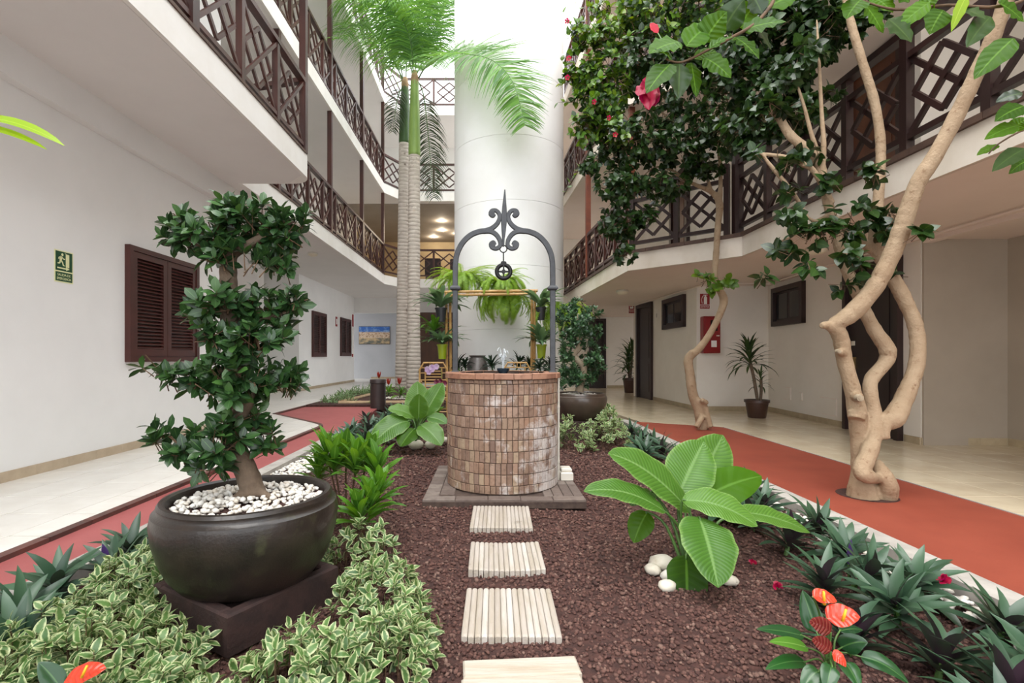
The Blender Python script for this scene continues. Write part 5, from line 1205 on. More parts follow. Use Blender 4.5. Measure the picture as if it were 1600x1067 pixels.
P2 = leaf_plant('spoon_leaf_plant', 'bright green broad-leaved plant circled by white stones left of the well', 'plant', (-.86, 5.8, -.05), [
 ((655, 660), (652, 596), 42, 5.9, 6.0, .0, L['big'], (0, -1, .2)), ((662, 650), (692, 598), 36, 5.8, 5.9, .0, L['big'], (-.3, -1, .3)), ((654, 655), (655, 615), 32, 5.6, 5.5, 0, L['big'], (0, -1, .2)), ((648, 652), (606, 640), 34, 5.7, 5.6, .06), ((640, 658), (578, 700), 44, 5.6, 5.3, .14, L['big'], (0, -.8, .8)), ((648, 670), (626, 698), 36, 5.5, 5.3, .04, L['hib_f']), ((656, 664), (690, 696), 40, 5.5, 5.3, .06), ((668, 652), (698, 662), 28, 5.7, 5.6, .04), ((645, 655), (598, 655), 28, 5.9, 6.0, .05, L['hib_f'])], L['big'], 5.7, .012)
def stones(lst, sub=2):
    for (x, y, r, lb) in lst:
        c = G(x, y, -.03); rr = r/F*c.y; o = MB().rock((c.x, c.y, -.04+rr*.5), rr, (1.15, .9, .72), .10, 2).build('garden_stone', M['stone'], None, smooth='all'); o['label'] = lb; o['category'] = 'stone'; o['group'] = 'cream stones round the broad-leaved plants'
stones([(1034, 886, 19, 'largest cream stone at the left foot of the big broad-leaved plant'), (1020, 893, 13, 'rounded cream stone beside the largest one left of the big plant'), (1048, 905, 14, 'cream stone in front of the largest one at the big plant'), (1042, 918, 13, 'foremost long cream stone under the big plant'), (1136, 908, 13, 'cream stone at the right foot of the big broad-leaved plant'), (1146, 909, 9, 'small cream stone farthest right under the big plant'), (1112, 902, 14, 'cream stone half hidden by the big drooping leaf'),
 (630, 695, 11, 'cream stone at the left foot of the plant by the well'), (650, 699, 11, 'middle cream stone before the plant by the well'), (673, 698, 10, 'cream stone at the right foot of the plant by the well'), (692, 690, 8, 'small cream stone between the plant and the well')])

# ---- anthuriums
AN = leaf_plant('anthurium', 'anthurium with glossy leaves and orange red flowers at lower right', 'plant', (1.03, 1.52, -.055), [
 ((1256, 994), (1182, 983), 22, 1.55, 1.55, .012), ((1262, 1012), (1202, 1003), 22, 1.5, 1.46, .012, L['green']), ((1258, 1034), (1196, 1046), 24, 1.5, 1.45, .02), ((1276, 988), (1254, 922), 32, 1.62, 1.66, .0, L['anth'], (-.3, -1, .2)), ((1314, 1012), (1356, 1004), 30, 1.5, 1.46, .015, L['anth'], (0, -1, .6)), ((1312, 986), (1348, 984), 18, 1.56, 1.58, .01), ((1345, 1026), (1420, 1068), 34, 1.5, 1.42, .03), ((1318, 1034), (1344, 1078), 30, 1.46, 1.4, .02), ((1280, 1048), (1252, 1080), 28, 1.42, 1.4, .02), ((1300, 1040), (1290, 1085), 26, 1.4, 1.36, .02)], L['anth'], 1.5, .003, 1.0, .7, .32, .02)
yel = mk('yellow_spadix', C(240, 176, 40), None, .5)
for (a, b, w, Y, mm, u, sd) in (((1292, 966), (1344, 964), 36, 1.46, L['spathe'], (-.1, -.75, .9), ((1316, 972), (1322, 952))), ((1270, 932), (1308, 940), 26, 1.5, L['spathe'], (0, -.6, 1), ((1288, 944), (1287, 924))), ((1298, 988), (1264, 972), 26, 1.44, L['spathe_d'], (0, -1, .3), None), ((1298, 1018), (1268, 1000), 24, 1.42, L['spathe_d'], (0, -1, .3), None), ((1300, 1022), (1322, 1042), 20, 1.42, L['spathe'], (0, -.8, .8), None)):
    big_leaf(AN, P(a[0], a[1], Y), P(b[0], b[1], Y-.02), w/F*Y, .015, mm, 12, 6, .36, .65, .25, .05, 'spathe', up=u)
    MB().tube(catmull([Vector((1.03, 1.5, -.05)), P((a[0]+1296)/2, a[1]+40, Y+.02), P(a[0], a[1], Y)], 4), .003, 6).build('flower_stem', M['stem'], AN)
    if sd: MB().tube([P(sd[0][0], sd[0][1], Y-.02), P(sd[1][0], sd[1][1], Y-.03)], [.005, .003], 8).build('spadix', yel, AN, smooth='all')
A2 = leaf_plant('anthurium', 'single red anthurium flower and dark leaf at the lower left edge', 'plant', (-1.08, 1.22, -.055), [((95, 1075), (60, 1035), 30, 1.3, 1.3, .01), ((130, 1090), (190, 1080), 30, 1.2, 1.2, .01)], L['anth'], 1.3, .003, 1, .7, .34, .02)
big_leaf(A2, P(100, 1066, 1.28), P(166, 1044, 1.3), 34/F*1.29, .012, L['spathe'], 12, 6, .40, .65, .2, .05, 'spathe', up=(0, -.6, 1)); MB().tube([Vector((-1.08, 1.22, -.05)), P(110, 1072, 1.27)], .003, 6).build('flower_stem', M['stem'], A2)
MB().tube([P(128, 1058, 1.27), P(136, 1040, 1.27)], [.004, .003], 8).build('spadix', yel, A2, smooth='all')

# ---- variegated bushes
G_V = [leaf_geo(.52, .40, .75, 5, 2, dr, .16, .06, .25) for dr in (.5, 1.0, .75)]
def mound(label, spots, per, ln, limit, m=None, geos=None, nl=6, name='variegated_bush', group='variegated bushes in the bed', cat='shrub'):
    """spots: (x, y, rx, ry, height) domes on the ground"""
    c0 = spots[0]; root = thing(name, label, cat, (c0[0], c0[1], -.055), group); xs = []; tws = []; stems = []
    for (x, y, rx, ry, h) in spots:
        n = int(per*rx*ry)
        for k in range(n):
            r = math.sqrt(random.random()); a = random.uniform(0, 6.283); qx, qy = x+rx*r*math.cos(a), y+ry*r*math.sin(a)
            top = h*(1-.75*r**2.2)*random.uniform(.80, 1.12); lvl = top*(1 if random.random() < .62 else random.uniform(.35, .9)); p = Vector((qx, qy, -.055+lvl))
            t = Vector((math.cos(a)*r*.9, math.sin(a)*r*.9, 1)); t = (t+rv()*.55).normalized(); u = t.orthogonal().normalized(); v = t.cross(u); a0 = random.random()*6.28
            stems.append((Vector((qx*.9+x*.1, qy*.9+y*.1, -.06)), p))
            for j in range(nl):
                b = a0+j*2.4; e = .5+1.0*(1-j/nl); d = t*math.cos(e)+(u*math.cos(b)+v*math.sin(b))*math.sin(e)
                xs.append(basis(p-t*ln*.7*(1-j/nl), d, (t+rv()*.3+Vector((0, -.2, .4))).normalized(), ln*random.uniform(.75, 1.15)))
    add_leaves(root, xs, geos or G_V, m or L['var'], limit=limit)
    twigs(root, stems, .0022, 'twig', 'stems'); return root
mound('variegated bush filling the lower left corner before the bowl plinth', [(-1.15, 1.50, .30, .30, .27), (-1.42, 1.72, .28, .32, .24), (-.95, 1.32, .26, .2, .22), (-1.36, 1.38, .26, .25, .24), (-1.5, 2.1, .2, .3, .24)], 1500, .046, 300)
mound('variegated bush in front of the bowl plinth at bottom centre left', [(-.56, 1.48, .24, .26, .24), (-.72, 1.26, .26, .22, .2), (-.36, 1.62, .2, .22, .22), (-.45, 1.3, .2, .2, .18)], 1500, .046, 300)
mound('variegated bush right of the large bowl reaching towards the stepping tiles', [(-.44, 1.98, .2, .26, .25), (-.62, 2.4, .2, .24, .27), (-.32, 1.85, .14, .2, .18)], 1500, .046, 300)
mound('variegated bush behind the left side of the large bowl', [(-1.52, 2.5, .2, .35, .26), (-1.42, 2.2, .14, .2, .25)], 1300, .046, 160)
G_V2 = [leaf_geo(.52, .40, .75, 3, 2, dr, .18, 0, .25) for dr in (.5, 1.0)]
mound('variegated bush under the rear bonsai bowl, nearer the well', [(.93, 5.72, .28, .32, .36), (.72, 5.9, .16, .25, .30)], 620, .062, 120, geos=G_V2)
mound('fuller variegated bush under the rear bonsai bowl, nearer the right kerb', [(1.36, 5.85, .28, .36, .42), (1.5, 6.35, .22, .4, .44)], 620, .062, 120, geos=G_V2)

# ---- rhoeo rosettes along both kerbs
G_R = [leaf_geo(.23, .36, .75, 6, 2, dr, .28) for dr in (.35, .7, 1.0)]
ORD = ['first', 'second', 'third', 'fourth', 'fifth', 'sixth', 'seventh', 'eighth', 'ninth', 'tenth', 'eleventh', 'twelfth', 'thirteenth', 'fourteenth', 'fifteenth', 'sixteenth', 'seventeenth', 'eighteenth', 'nineteenth', 'twentieth', 'twenty-first', 'twenty-second', 'twenty-third', 'twenty-fourth', 'twenty-fifth', 'twenty-sixth', 'twenty-seventh', 'twenty-eighth', 'twenty-ninth', 'thirtieth', 'thirty-first', 'thirty-second', 'thirty-third', 'thirty-fourth', 'thirty-fifth', 'thirty-sixth', 'thirty-seventh', 'thirty-eighth', 'thirty-ninth', 'fortieth']
RM = [make_mesh('leaf', g[0], g[1], L['rhoeo'], True, g[2]) for g in G_R]
def rosette(x, y, label, group, s=1.0, n=17, m=None, name='rhoeo_plant', z=-.05, cat='plant', wid=1.0):
    root = thing(name, label, cat, (x, y, z), group); a0 = random.random()*6.28; ax = (Vector((random.uniform(-.45, .45), random.uniform(-.5, .3), 1))).normalized()
    u = ax.orthogonal().normalized(); v = ax.cross(u); hgt = random.uniform(.05, .12)*s
    MB().tube([Vector((x, y, z)), Vector((x, y, z))+ax*hgt], [.012*s, .008*s], 6).build('stem', M['stem'], root)
    for j in range(n):
        a = a0+j*2.4; e = .42+1.05*(1-j/n)+random.uniform(-.15, .15); d = ax*math.cos(e)+(u*math.cos(a)+v*math.sin(a))*math.sin(e)
        p = Vector((x, y, z))+ax*(hgt*(.3+.7*j/n)); upv = (ax*1.0-(u*math.cos(a)+v*math.sin(a))*.3).normalized()
        new_obj('leaf', random.choice(m or RM), root, basis(p, d, upv, s*random.uniform(.19, .27)*(1-.25*j/n), wid))
    return root
k = 0
for (x, y) in sorted([(1.30, 1.22), (1.42, 1.40), (1.68, 1.12), (1.28, 1.75), (1.72, 1.38), (1.86, 1.25), (1.55, 1.30), (1.72, 1.55), (1.42, 1.62), (1.86, 1.85), (1.58, 1.95), (1.9, 2.2), (1.62, 2.28), (1.42, 2.12), (1.82, 2.55), (1.55, 2.65), (1.88, 2.95), (1.62, 3.0), (1.78, 3.3), (1.5, 3.2), (1.86, 3.65), (1.6, 3.6), (1.74, 4.0), (1.88, 4.35), (1.6, 4.3), (1.75, 4.75), (1.85, 5.15), (1.6, 5.1), (1.78, 5.6), (1.62, 5.45), (1.82, 6.1), (1.85, 6.6)], key=lambda q: q[1]):
    rosette(x+random.uniform(-.04, .04), y, '%s rhoeo rosette from the camera in the row along the right kerb' % ORD[k], 'rhoeo row along the right kerb', 1.0 if y < 4 else 1.08, 24 if y < 4 else 18); k += 1
k = 0
for (x, y) in sorted([(-1.72, 1.55), (-1.8, 1.85), (-1.62, 1.72), (-1.86, 2.15), (-1.7, 2.3), (-1.84, 2.55), (-1.8, 2.9), (-1.55, 1.35), (-1.35, 1.2), (-1.62, 5.5), (-1.5, 5.85), (-1.72, 6.0), (-1.35, 6.2), (-1.6, 6.5), (-1.42, 6.8), (-1.7, 6.95), (-1.3, 7.3), (-1.6, 7.5), (-1.4, 7.9), (-1.2, 6.6), (-1.12, 7.7), (-1.65, 8.2), (-1.3, 8.5), (-1.5, 8.9), (-1.85, 7.6), (-1.8, 6.5), (-1.1, 8.3), (-1.75, 8.8), (-1.45, 9.4)], key=lambda q: q[1]):
    rosette(x, y, '%s rhoeo rosette from the camera in the row along the left kerb' % ORD[k], 'rhoeo row along the left kerb', 1.0 if y < 4 else 1.15, 22 if y < 4 else 18); k += 1
# violet bracts standing out of the rows
for (x0, y0, x1, y1, Y, lb) in ((168, 872, 160, 849, 2.3, 'violet pointed leaf above the left rhoeo row'), (12, 962, 8, 930, 1.72, 'violet pointed leaf at the left picture edge'), (1326, 882, 1330, 842, 2.35, 'violet upright leaf in the right rhoeo row')):
    a, b = P(x0, y0, Y), P(x1, y1, Y); r_ = thing('violet_leaf', lb, 'leaf', (a.x, a.y, -.05), 'violet leaves in the rhoeo rows'); big_leaf(r_, a, b, 11/F*Y, .0, bpy.data.materials.get('violet_leaf') or leafmat('violet_leaf', [C(92, 62, 128), C(110, 76, 150)], rough=.4, trans=.2), 8, 4, .35, .8, .4, 0, 'blade', up=(0, -1, .1)); MB().tube([Vector((a.x, a.y, -.05)), a], .004, 6).build('stem', M['stem'], r_)

# ---- bright strap-leaved shrubs right of the large bowl
G_S = [leaf_geo(.24, .60, .7, 6, 2, dr, .25) for dr in (.4, .8)]
def strap_shrub(label, base, heads, ln, n=16, m='green', geos=None, name='strap_leaf_shrub', lim=300, e1=1.15):
    root = thing(name, label, 'shrub', base); xs = []; mb = MB()
    for hd in heads:
        p = Vector(hd); mb.tube(catmull([Vector(base), Vector(base).lerp(p, .5)+Vector((0, 0, -.02)), p], 4), .006, 6)
        a0 = random.random()*6; ax = (Vector((0, 0, 1))+(p-Vector(base))*.4+rv()*.15).normalized(); u = ax.orthogonal().normalized(); v = ax.cross(u)
        for j in range(n):
            a = a0+2.4*j; e = .15+e1*(1-j/n); d = ax*math.cos(e)+(u*math.cos(a)+v*math.sin(a))*math.sin(e)
            xs.append(basis(p-ax*.07*(1-j/n), d, (ax-(u*math.cos(a)+v*math.sin(a))*.3), ln*random.uniform(.75, 1.1)))
    mb.build('stem', M['twig'], root, smooth='all'); add_leaves(root, xs, geos or G_S, L[m], limit=lim); return root
strap_shrub('bright green strap-leaved shrub rising behind the right rim of the large bowl', (-.86, 3.0, -.05), [P(522, 722, 3.0), P(556, 726, 2.95), P(498, 736, 3.1), P(590, 735, 2.9), P(540, 712, 3.1), P(510, 706, 3.05), P(575, 715, 3.0)], .19, 26)
strap_shrub('smaller bright green strap-leaved shrub nearer the gravel right of the bowl', (-.72, 2.62, -.05), [P(578, 784, 2.62), P(562, 802, 2.55), P(590, 770, 2.7)], .18, 24)

# ---- fallen and single blossoms
for (x, y, r, lb, z) in ((1176, 880, .022, 'fallen pink hibiscus blossom on the gravel beside the big plant', -.03), (1214, 918, .028, 'fallen pink hibiscus blossom nearer the anthurium on the gravel', -.03), (1472, 908, .035, 'pink hibiscus blossom lying on the right rhoeo row', .10)):
    c = G(x, y, z); o = thing('fallen_blossom', lb, 'flower', c, 'pink hibiscus blossoms fallen in the bed')
    MB().rock(c, .006, (1, 1, 1), .1, 1).build('calyx', M['stem'], o)
    for q in range(8):
        d = Vector((random.uniform(-1, 1), random.uniform(-1, .6), random.uniform(.1, 1))).normalized(); big_leaf(o, c, c+d*r, r*.9, .004, L['petal'], 5, 4, .6, .6, .3, .3, 'petal', up=rv())
# ---------------------------------------------------------------- palms
M['palm_tr'] = mk('ringed_palm_trunk', C(212, 202, 190), C(190, 178, 166), .85, 6, bump=.4, bs=30, sc=(1, 1, 5), third=(C(112, 96, 84), 5, .60, .72))
M['crown'] = mk('green_crownshaft', C(150, 178, 92), C(126, 158, 76), .45, 3, sc=(4, 4, .5))
M['crown_d'] = mk('dark_green_crownshaft', C(76, 110, 52), C(60, 92, 44), .45, 3, sc=(4, 4, .5))
M['sheath'] = mk('brown_palm_sheath', C(170, 140, 104), C(134, 104, 74), .8, 9)
def palm(label, base, top, r0, r1, zc, cm, rings):
    root = thing('palm_tree', label, 'palm', base); b = Vector(base); t = Vector(top)
    def at(z): k = (z-b.z)/(t.z-b.z); return Vector((b.x+(t.x-b.x)*k, b.y+(t.y-b.y)*k, z))
    pts = []; rr = []; z = b.z; i = 0
    while z < zc:
        k = (z-b.z)/(zc-b.z); r = (r0+(r1-r0)*k)*(1+.10*math.exp(-((k-.1)/.12)**2))
        for dz, q in ((0, .965), (.006, 1.0), (.091, 1.0), (.097, .965)): pts.append(at(z+dz)); rr.append(r*q)
        z += .10
    MB().tube(pts, rr, 16).build('trunk', M['palm_tr'], root, smooth='all')
    MB().tube([at(zc-.02), at(zc+.1), at(zc+.9), at(t.z-.2), at(t.z)], [r1*.97, r1*1.05, r1*.95, r1*.72, r1*.55], 16).build('crownshaft', M[cm], root, smooth='all')
    MB().tube([at(t.z-.25), at(t.z-.05), at(t.z+.12)], [r1*.74, r1*.66, r1*.4], 10).build('sheath', M['sheath'], root, smooth='all')
    return root
def frond(root, path, lf, m, n=64, grav=.9, side=1.0, mr=None, fwd=.45, start=.12, wd=.030, up=(0, 0, 1), rad=.02, both=True):
    c = catmull(path, 10); N = len(c); cum = [0]
    for i in range(1, N): cum.append(cum[-1]+(c[i]-c[i-1]).length)
    o = MB().tube(c, [rad*(1-.85*i/N) for i in range(N)], 6).build('frond', mr or M['stem'], root, smooth='all')
    vs = []; fs = []; uv = []; T = cum[-1]
    for k in range(n):
        s = start+(1-start)*k/(n-1); dst = s*T; i = min(N-2, max(0, next((q for q in range(N-1) if cum[q+1] >= dst), N-2))); w = (dst-cum[i])/max(1e-6, cum[i+1]-cum[i]); p = c[i].lerp(c[i+1], min(1, w)); d = (c[i+1]-c[i]).normalized()
        x = d.cross(Vector(up))
        if x.length < .1: x = d.cross(Vector((0, 1, 0)))
        x.normalize(); z = x.cross(d); ln = lf*(math.sin(pi*min(.97, .14+s*.80))**.7)
        for sd in ((-1, 1) if both else (both,)):
            q = p.copy(); v = (x*sd*side+d*fwd+z*random.uniform(-.1, .45)+rv()*.10).normalized(); seg = 4; L_ = ln*random.uniform(.85, 1.1); b = len(vs)
            wv = v.cross(z+rv()*.4).normalized()
            for j in range(seg+1):
                ww = wd*(1-(j/seg)**1.6)*.5*(1 if j else .6)+.0008
                vs += [q-wv*ww, q+wv*ww]; uv += [(-1, j/seg, 0), (1, j/seg, 0)]
                q = q+v*(L_/seg); v = (v+Vector((0, 0, -1))*grav*.30*random.uniform(.7, 1.3)).normalized()
            for j in range(seg): a = b+2*j; fs.append((a, a+1, a+3, a+2))
    l = new_obj('leaflets', make_mesh('leaflets', vs, fs, m, True, uv), o); l.matrix_basis = Matrix.Identity(4); l['kind'] = 'stuff'
    return o
pr = palm('palm on the right of the pair with a pale green crownshaft', P(646, 617, 13.2), P(648, 118, 13.0), .175, .15, 6.25, 'crown', 0)
pl_ = palm('palm on the left of the pair with a darker green crownshaft', P(627, 607, 14.2), P(633, 128, 14.0), .165, .15, 7.0, 'crown_d', 0)
frond(pr, px_path([(654, 122, 13), (670, 99, 12.2), (700, 86, 11.3), (735, 85, 10.5), (772, 96, 10.1), (802, 130, 9.9), (820, 195, 9.75)], 13), 1.22, L['palm'], 150, .5, fwd=.6, wd=.042, up=(.15, -1, .35), start=.08)
frond(pr, px_path([(648, 118, 13), (652, 70, 12.9), (655, 10, 12.8), (656, -60, 12.5)], 13), 1.5, L['palm'], 114, 1.9, up=(0, -1, 0), fwd=.5)
frond(pr, px_path([(645, 118, 13), (632, 70, 12.8), (606, 20, 12.2), (570, -10, 11.5), (535, 0, 11.0)], 13), 1.5, L['palm'], 125, 1.9, fwd=.35)
frond(pr, px_path([(650, 118, 13), (672, 70, 12.9), (690, 20, 12.9), (704, -40, 12.9)], 13), 1.35, L['palm'], 114, 1.8, up=(0, -1, 0), fwd=.5)
frond(pr, px_path([(646, 118, 13), (640, 60, 12.6), (615, 0, 12.2), (590, -60, 11.8)], 13), 1.5, L['palm'], 114, 1.9, up=(.3, -1, .3), fwd=.4)
frond(pl_, px_path([(633, 132, 14), (612, 90, 14), (578, 48, 13.0), (548, 40, 12.0), (528, 62, 11.4)], 14), 1.35, L['palm'], 121, 1.8, fwd=.3)
frond(pl_, px_path([(631, 132, 14), (618, 60, 14.2), (600, 0, 14.3), (575, -50, 14.4)], 14), 1.35, L['palm'], 95, 1.8, fwd=.4, up=(.2, -1, .2))
frond(pl_, px_path([(634, 132, 14), (640, 60, 14.3), (668, 10, 14.5), (700, -10, 14.6)], 14), 1.35, L['palm'], 95, 1.8, fwd=.4)
frond(pr, px_path([(654, 128, 13.1), (662, 150, 13.3), (668, 200, 13.35), (673, 255, 13.35), (678, 308, 13.3)], 13), .80, L['palm_d'], 56, 1.2, up=(0, -1, 0), fwd=.6, start=.14, wd=.032)
frond(pl_, px_path([(630, 135, 14), (622, 150, 13.8), (617, 180, 13.7), (614, 205, 13.7)], 14), .55, L['palm_d'], 30, 1.0, up=(0, -1, 0), fwd=.6)

# ---------------------------------------------------------------- ferns and hanging planters
def fern_frond(ln, n, droop, pl):
    vs = []; fs = []; uv = []; y = z = 0; th = -.5; pts = []
    for i in range(n+1):
        pts.append((y, z, th)); y += math.cos(th)/n; z -= math.sin(th)/n; th += droop/n
    for i in range(n):
        t = i/n; (y0, z0, a) = pts[i]; w = pl*math.sin(pi*min(.96, .12+.85*t))**.6
        for s in (-1, 1):
            b = len(vs); tw = 1/n*.42; dy, dz = math.cos(a), -math.sin(a)
            vs += [(0, y0-dy*tw, z0-dz*tw), (s*w, y0+dy*tw*1.0, z0+dz*tw-.02), (s*w*.95, y0+dy*tw*1.8, z0+dz*tw*1.8-.02), (0, y0+dy*tw*1.0, z0+dz*tw*1.0)]; uv += [(.2, t, 0), (s, t, 0), (s, t, 0), (.2, t, 0)]
            fs.append((b, b+1, b+2, b+3) if s > 0 else (b+3, b+2, b+1, b))
        b = len(vs); (y1, z1, a1) = pts[i+1]; vs += [(-.006, y0, z0), (.006, y0, z0), (.006, y1, z1), (-.006, y1, z1)]; uv += [(0, t, 0)]*4; fs.append((b, b+1, b+2, b+3))
    return make_mesh('frond', vs, fs, L['fern'], True, uv)
FF = [fern_frond(1, 34, dr, .075) for dr in (1.6, 2.2, 2.8)]
FF2 = [fern_frond(1, 34, dr, .075) for dr in (2.6, 3.1, 3.6)]
M['wire'] = mk('dark_basket', C(60, 50, 42), C(44, 36, 30), .8, 20)
def fern(label, c, n, ln, bias=(0, -1, 0), br=.12, FF=FF):
    c = Vector(c); root = thing('hanging_fern', label, 'fern', c, 'ferns on the column'); MB().lathe([(br*.6, -.14), (br, -.02), (br, 0)], c, 14).build('basket', M['wire'], root, smooth=True)
    for k in range(n):
        a = random.uniform(0, 6.28); d = (Vector((math.cos(a), math.sin(a), random.uniform(.0, .9)))+Vector(bias)*.35).normalized()
        new_obj('frond', random.choice(FF), root, basis(c+Vector((d.x, d.y, 0))*.05, d, (0, 0, 1), ln*random.uniform(.65, 1.1)))
fern('light green fern spreading on the column behind the left side of the iron arch', P(722, 442, 10.1), 90, .85)
fern('hanging light green fern in the middle of the column below the pulley', P(782, 446, 10.0), 90, .8, FF=FF+FF2)
fern('lower trailing part of the middle ferns hanging against the column', P(790, 470, 10.15), 80, .9, FF=FF2)
fern('yellowish green fern hanging right of the iron arch before the bonsai', P(872, 490, 9.9), 60, .95, FF=FF2)
M['pot_k'] = mk('black_plastic_pot', C(62, 62, 66), C(50, 50, 54), .5, 5); M['pot_l'] = mk('lime_plastic_pot', C(176, 198, 34), C(164, 186, 28), .4, 3)
G_T = [leaf_geo(.16, .55, .7, 5, 2, dr, .2) for dr in (.9, 1.6)]
TM = [make_mesh('leaf', g[0], g[1], L['stag'], True, g[2]) for g in G_T]; TM2 = [make_mesh('leaf', g[0], g[1], L['dark'], True, g[2]) for g in G_T]; TM3 = [make_mesh('leaf', g[0], g[1], L['drac'], True, g[2]) for g in G_T]; TM4 = [make_mesh('leaf', g[0], g[1], L['green'], True, g[2]) for g in G_T]; TM5 = [make_mesh('leaf', g[0], g[1], L['grass'], True, g[2]) for g in G_T]
def wall_pot(label, px, py, w, h, Y, pm, ms, n, ln, hook=True, up=1.0, name='hanging_planter'):
    c = P(px, py, Y); r = w/2/F*Y; hh = h/F*Y; root = thing(name, label, 'planter', c, 'planters hung on the bamboo frame' if hook else None)
    MB().lathe([(r*.72, -hh), (r*.95, -.03), (r*1.06, -.03), (r*1.06, 0), (r*.98, 0), (r*.9, -.03), (.001, -.03)], c, 20, capt=False).build('pot', pm, root, smooth=True)
    if hook: MB().tube([c+Vector((0, r, -.02)), c+Vector((0, r+.03, .06)), c+Vector((0, r+.03, .16))], .005, 5).build('hook', M['black_iron'], root)
    for k in range(n):
        a = random.uniform(0, 6.28); d = Vector((math.cos(a), math.sin(a), up*random.uniform(.1, 1.2))).normalized(); new_obj('leaf', random.choice(ms), root, basis(c, d, (0, 0, 1), ln*random.uniform(.6, 1.1), random.uniform(.8, 1.3)))
    return root
wall_pot('black hanging planter with strap leaves on the left bamboo pole, the upper one', 689, 481, 18, 22, 9.35, M['pot_k'], TM, 40, .68)
wall_pot('lime green hanging planter on the left bamboo pole, the lower one', 691, 538, 16, 23, 9.35, M['pot_l'], TM, 44, .62, up=.9)
wall_pot('black hanging planter with strap leaves on the right bamboo pole, the upper one', 845, 480, 16, 20, 9.35, M['pot_k'], TM, 40, .60)
wall_pot('lime green hanging planter on the right bamboo pole, the lower one', 846, 538, 16, 22, 9.35, M['pot_l'], TM, 40, .6, up=1.2)
sp_ = wall_pot('small black planter of bright green leaves on an arm left of the bamboo trellis', 678, 518, 14, 12, 9.4, M['pot_k'], TM4, 30, .5, True, 1.2)
MB().tube([P(678, 518, 9.44), P(690, 512, 9.48), P(699, 510, 9.5)], .008, 6).build('arm', M['black_iron'], sp_)
# grey jar and dark plants at the foot of the column
j = thing('grey_jar', 'wide grey stoneware jar at the foot of the column behind the well', 'jar', (-.24, 9.9, -.05)); cj = P(746, 600, 9.9); cj.z = .28
MB().lathe([(.13, -.33), (.19, -.1), (.215, .35), (.20, .6), (.16, .70), (.14, .73), (.17, .76), (.16, .77), (.13, .74), (.13, .5), (.001, .5)], cj, 28, capt=False).build('body', mk('grey_stoneware', C(128, 120, 116), C(100, 92, 88), .45, 6, coat=.2, third=(C(168, 160, 154), 5, .6, .75)), j, smooth=True)
for i, (x, y, n, s, lb) in enumerate(((718, 9.6, 34, 1.5, 'dark bladed plant left of the grey jar behind the well'), (728, 9.75, 26, 1.3, 'dark bladed plant against the left flank of the grey jar'), (770, 9.7, 26, 1.6, 'dark bladed plant right of the grey jar behind the fountain'), (806, 9.7, 30, 1.5, 'dark bladed plant behind the right bamboo chair'), (822, 9.9, 30, 1.3, 'dark bladed plant at the foot of the right bamboo poles'), (856, 9.6, 28, 1.4, 'dark bladed plant between the bamboo frame and the bonsai'), (845, 9.3, 26, 1.2, 'low dark bladed plant behind the right well post'))):
    rosette((x-VX)/F*y, y, lb, 'dark plants at the column foot', s, n, TM2, 'bladed_plant', .74, wid=1.0)
    cx, cy = (x-VX)/F*y, y; o = MB().lathe([(.10, -.05), (.13, .72), (.14, .74), (.12, .74)], (cx, cy, 0), 14).build('planter_pot', M['pot_k'], None, smooth=True); tag(o, 'dark pot under the ' + lb, 'pot', 'dark pots at the column foot')
# dracaenas on the tiled walk
def dracaena(label, c, r, h, stems, m, ms, group=None):
    root = thing('potted_dracaena', label, 'potted plant', c); c = Vector(c)
    MB().lathe([(r*.7, 0), (r*.74, .01), (r*.95, h*.85), (r*1.05, h*.86), (r*1.05, h), (r*.95, h), (r*.9, h*.9), (.001, h*.9)], c, 28, capt=False).build('pot', m, root, smooth=True); MB().lathe([(r*.9, h*.91), (.001, h*.93)], c, 16, capb=False).build('soil', M['soil'], root)
    for (b, t, rs, n, ln) in stems:
        b, t = Vector(b), Vector(t); MB().tube(catmull([b, b.lerp(t, .5)+Vector((.01, 0, 0)), t], 5), rs, 8).build('stem', M['bark_f'], root, smooth='all'); ax = ((t-b).normalized()*.5+Vector((0, 0, .8))).normalized(); u = ax.orthogonal().normalized(); v = ax.cross(u)
        for q in range(n):
            a = q*2.4; e = .1+1.75*(1-q/n); d = ax*math.cos(e)+(u*math.cos(a)+v*math.sin(a))*math.sin(e); new_obj('leaf', random.choice(ms), root, basis(t-ax*.14*(1-q/n), d, ax, ln*random.uniform(.8, 1.1), .62))
M['pot_b'] = mk('chocolate_pot', C(88, 58, 46), C(70, 46, 38), .4, 4)
dracaena('dracaena in a chocolate brown pot in the corner of the right tiled walk', (4.47, 8.35, 0), .185, .30, [(P(1184, 628, 8.3), P(1171, 560, 8.3), .026, 46, .50), (P(1188, 628, 8.3), P(1189, 592, 8.3), .024, 22, .26)], M['pot_b'], TM3)
dracaena('bushy dracaena in a tall brown pot in the far right recess', (4.02, 14.3, 0), .2, .42, [((4.0, 14.3, .4), (3.98, 14.25, .85), .03, 34, .62), ((4.05, 14.35, .4), (4.08, 14.3, 1.15), .03, 30, .55), ((4.0, 14.3, .4), (3.96, 14.25, .6), .03, 24, .5)], M['pot_b'], TM3)
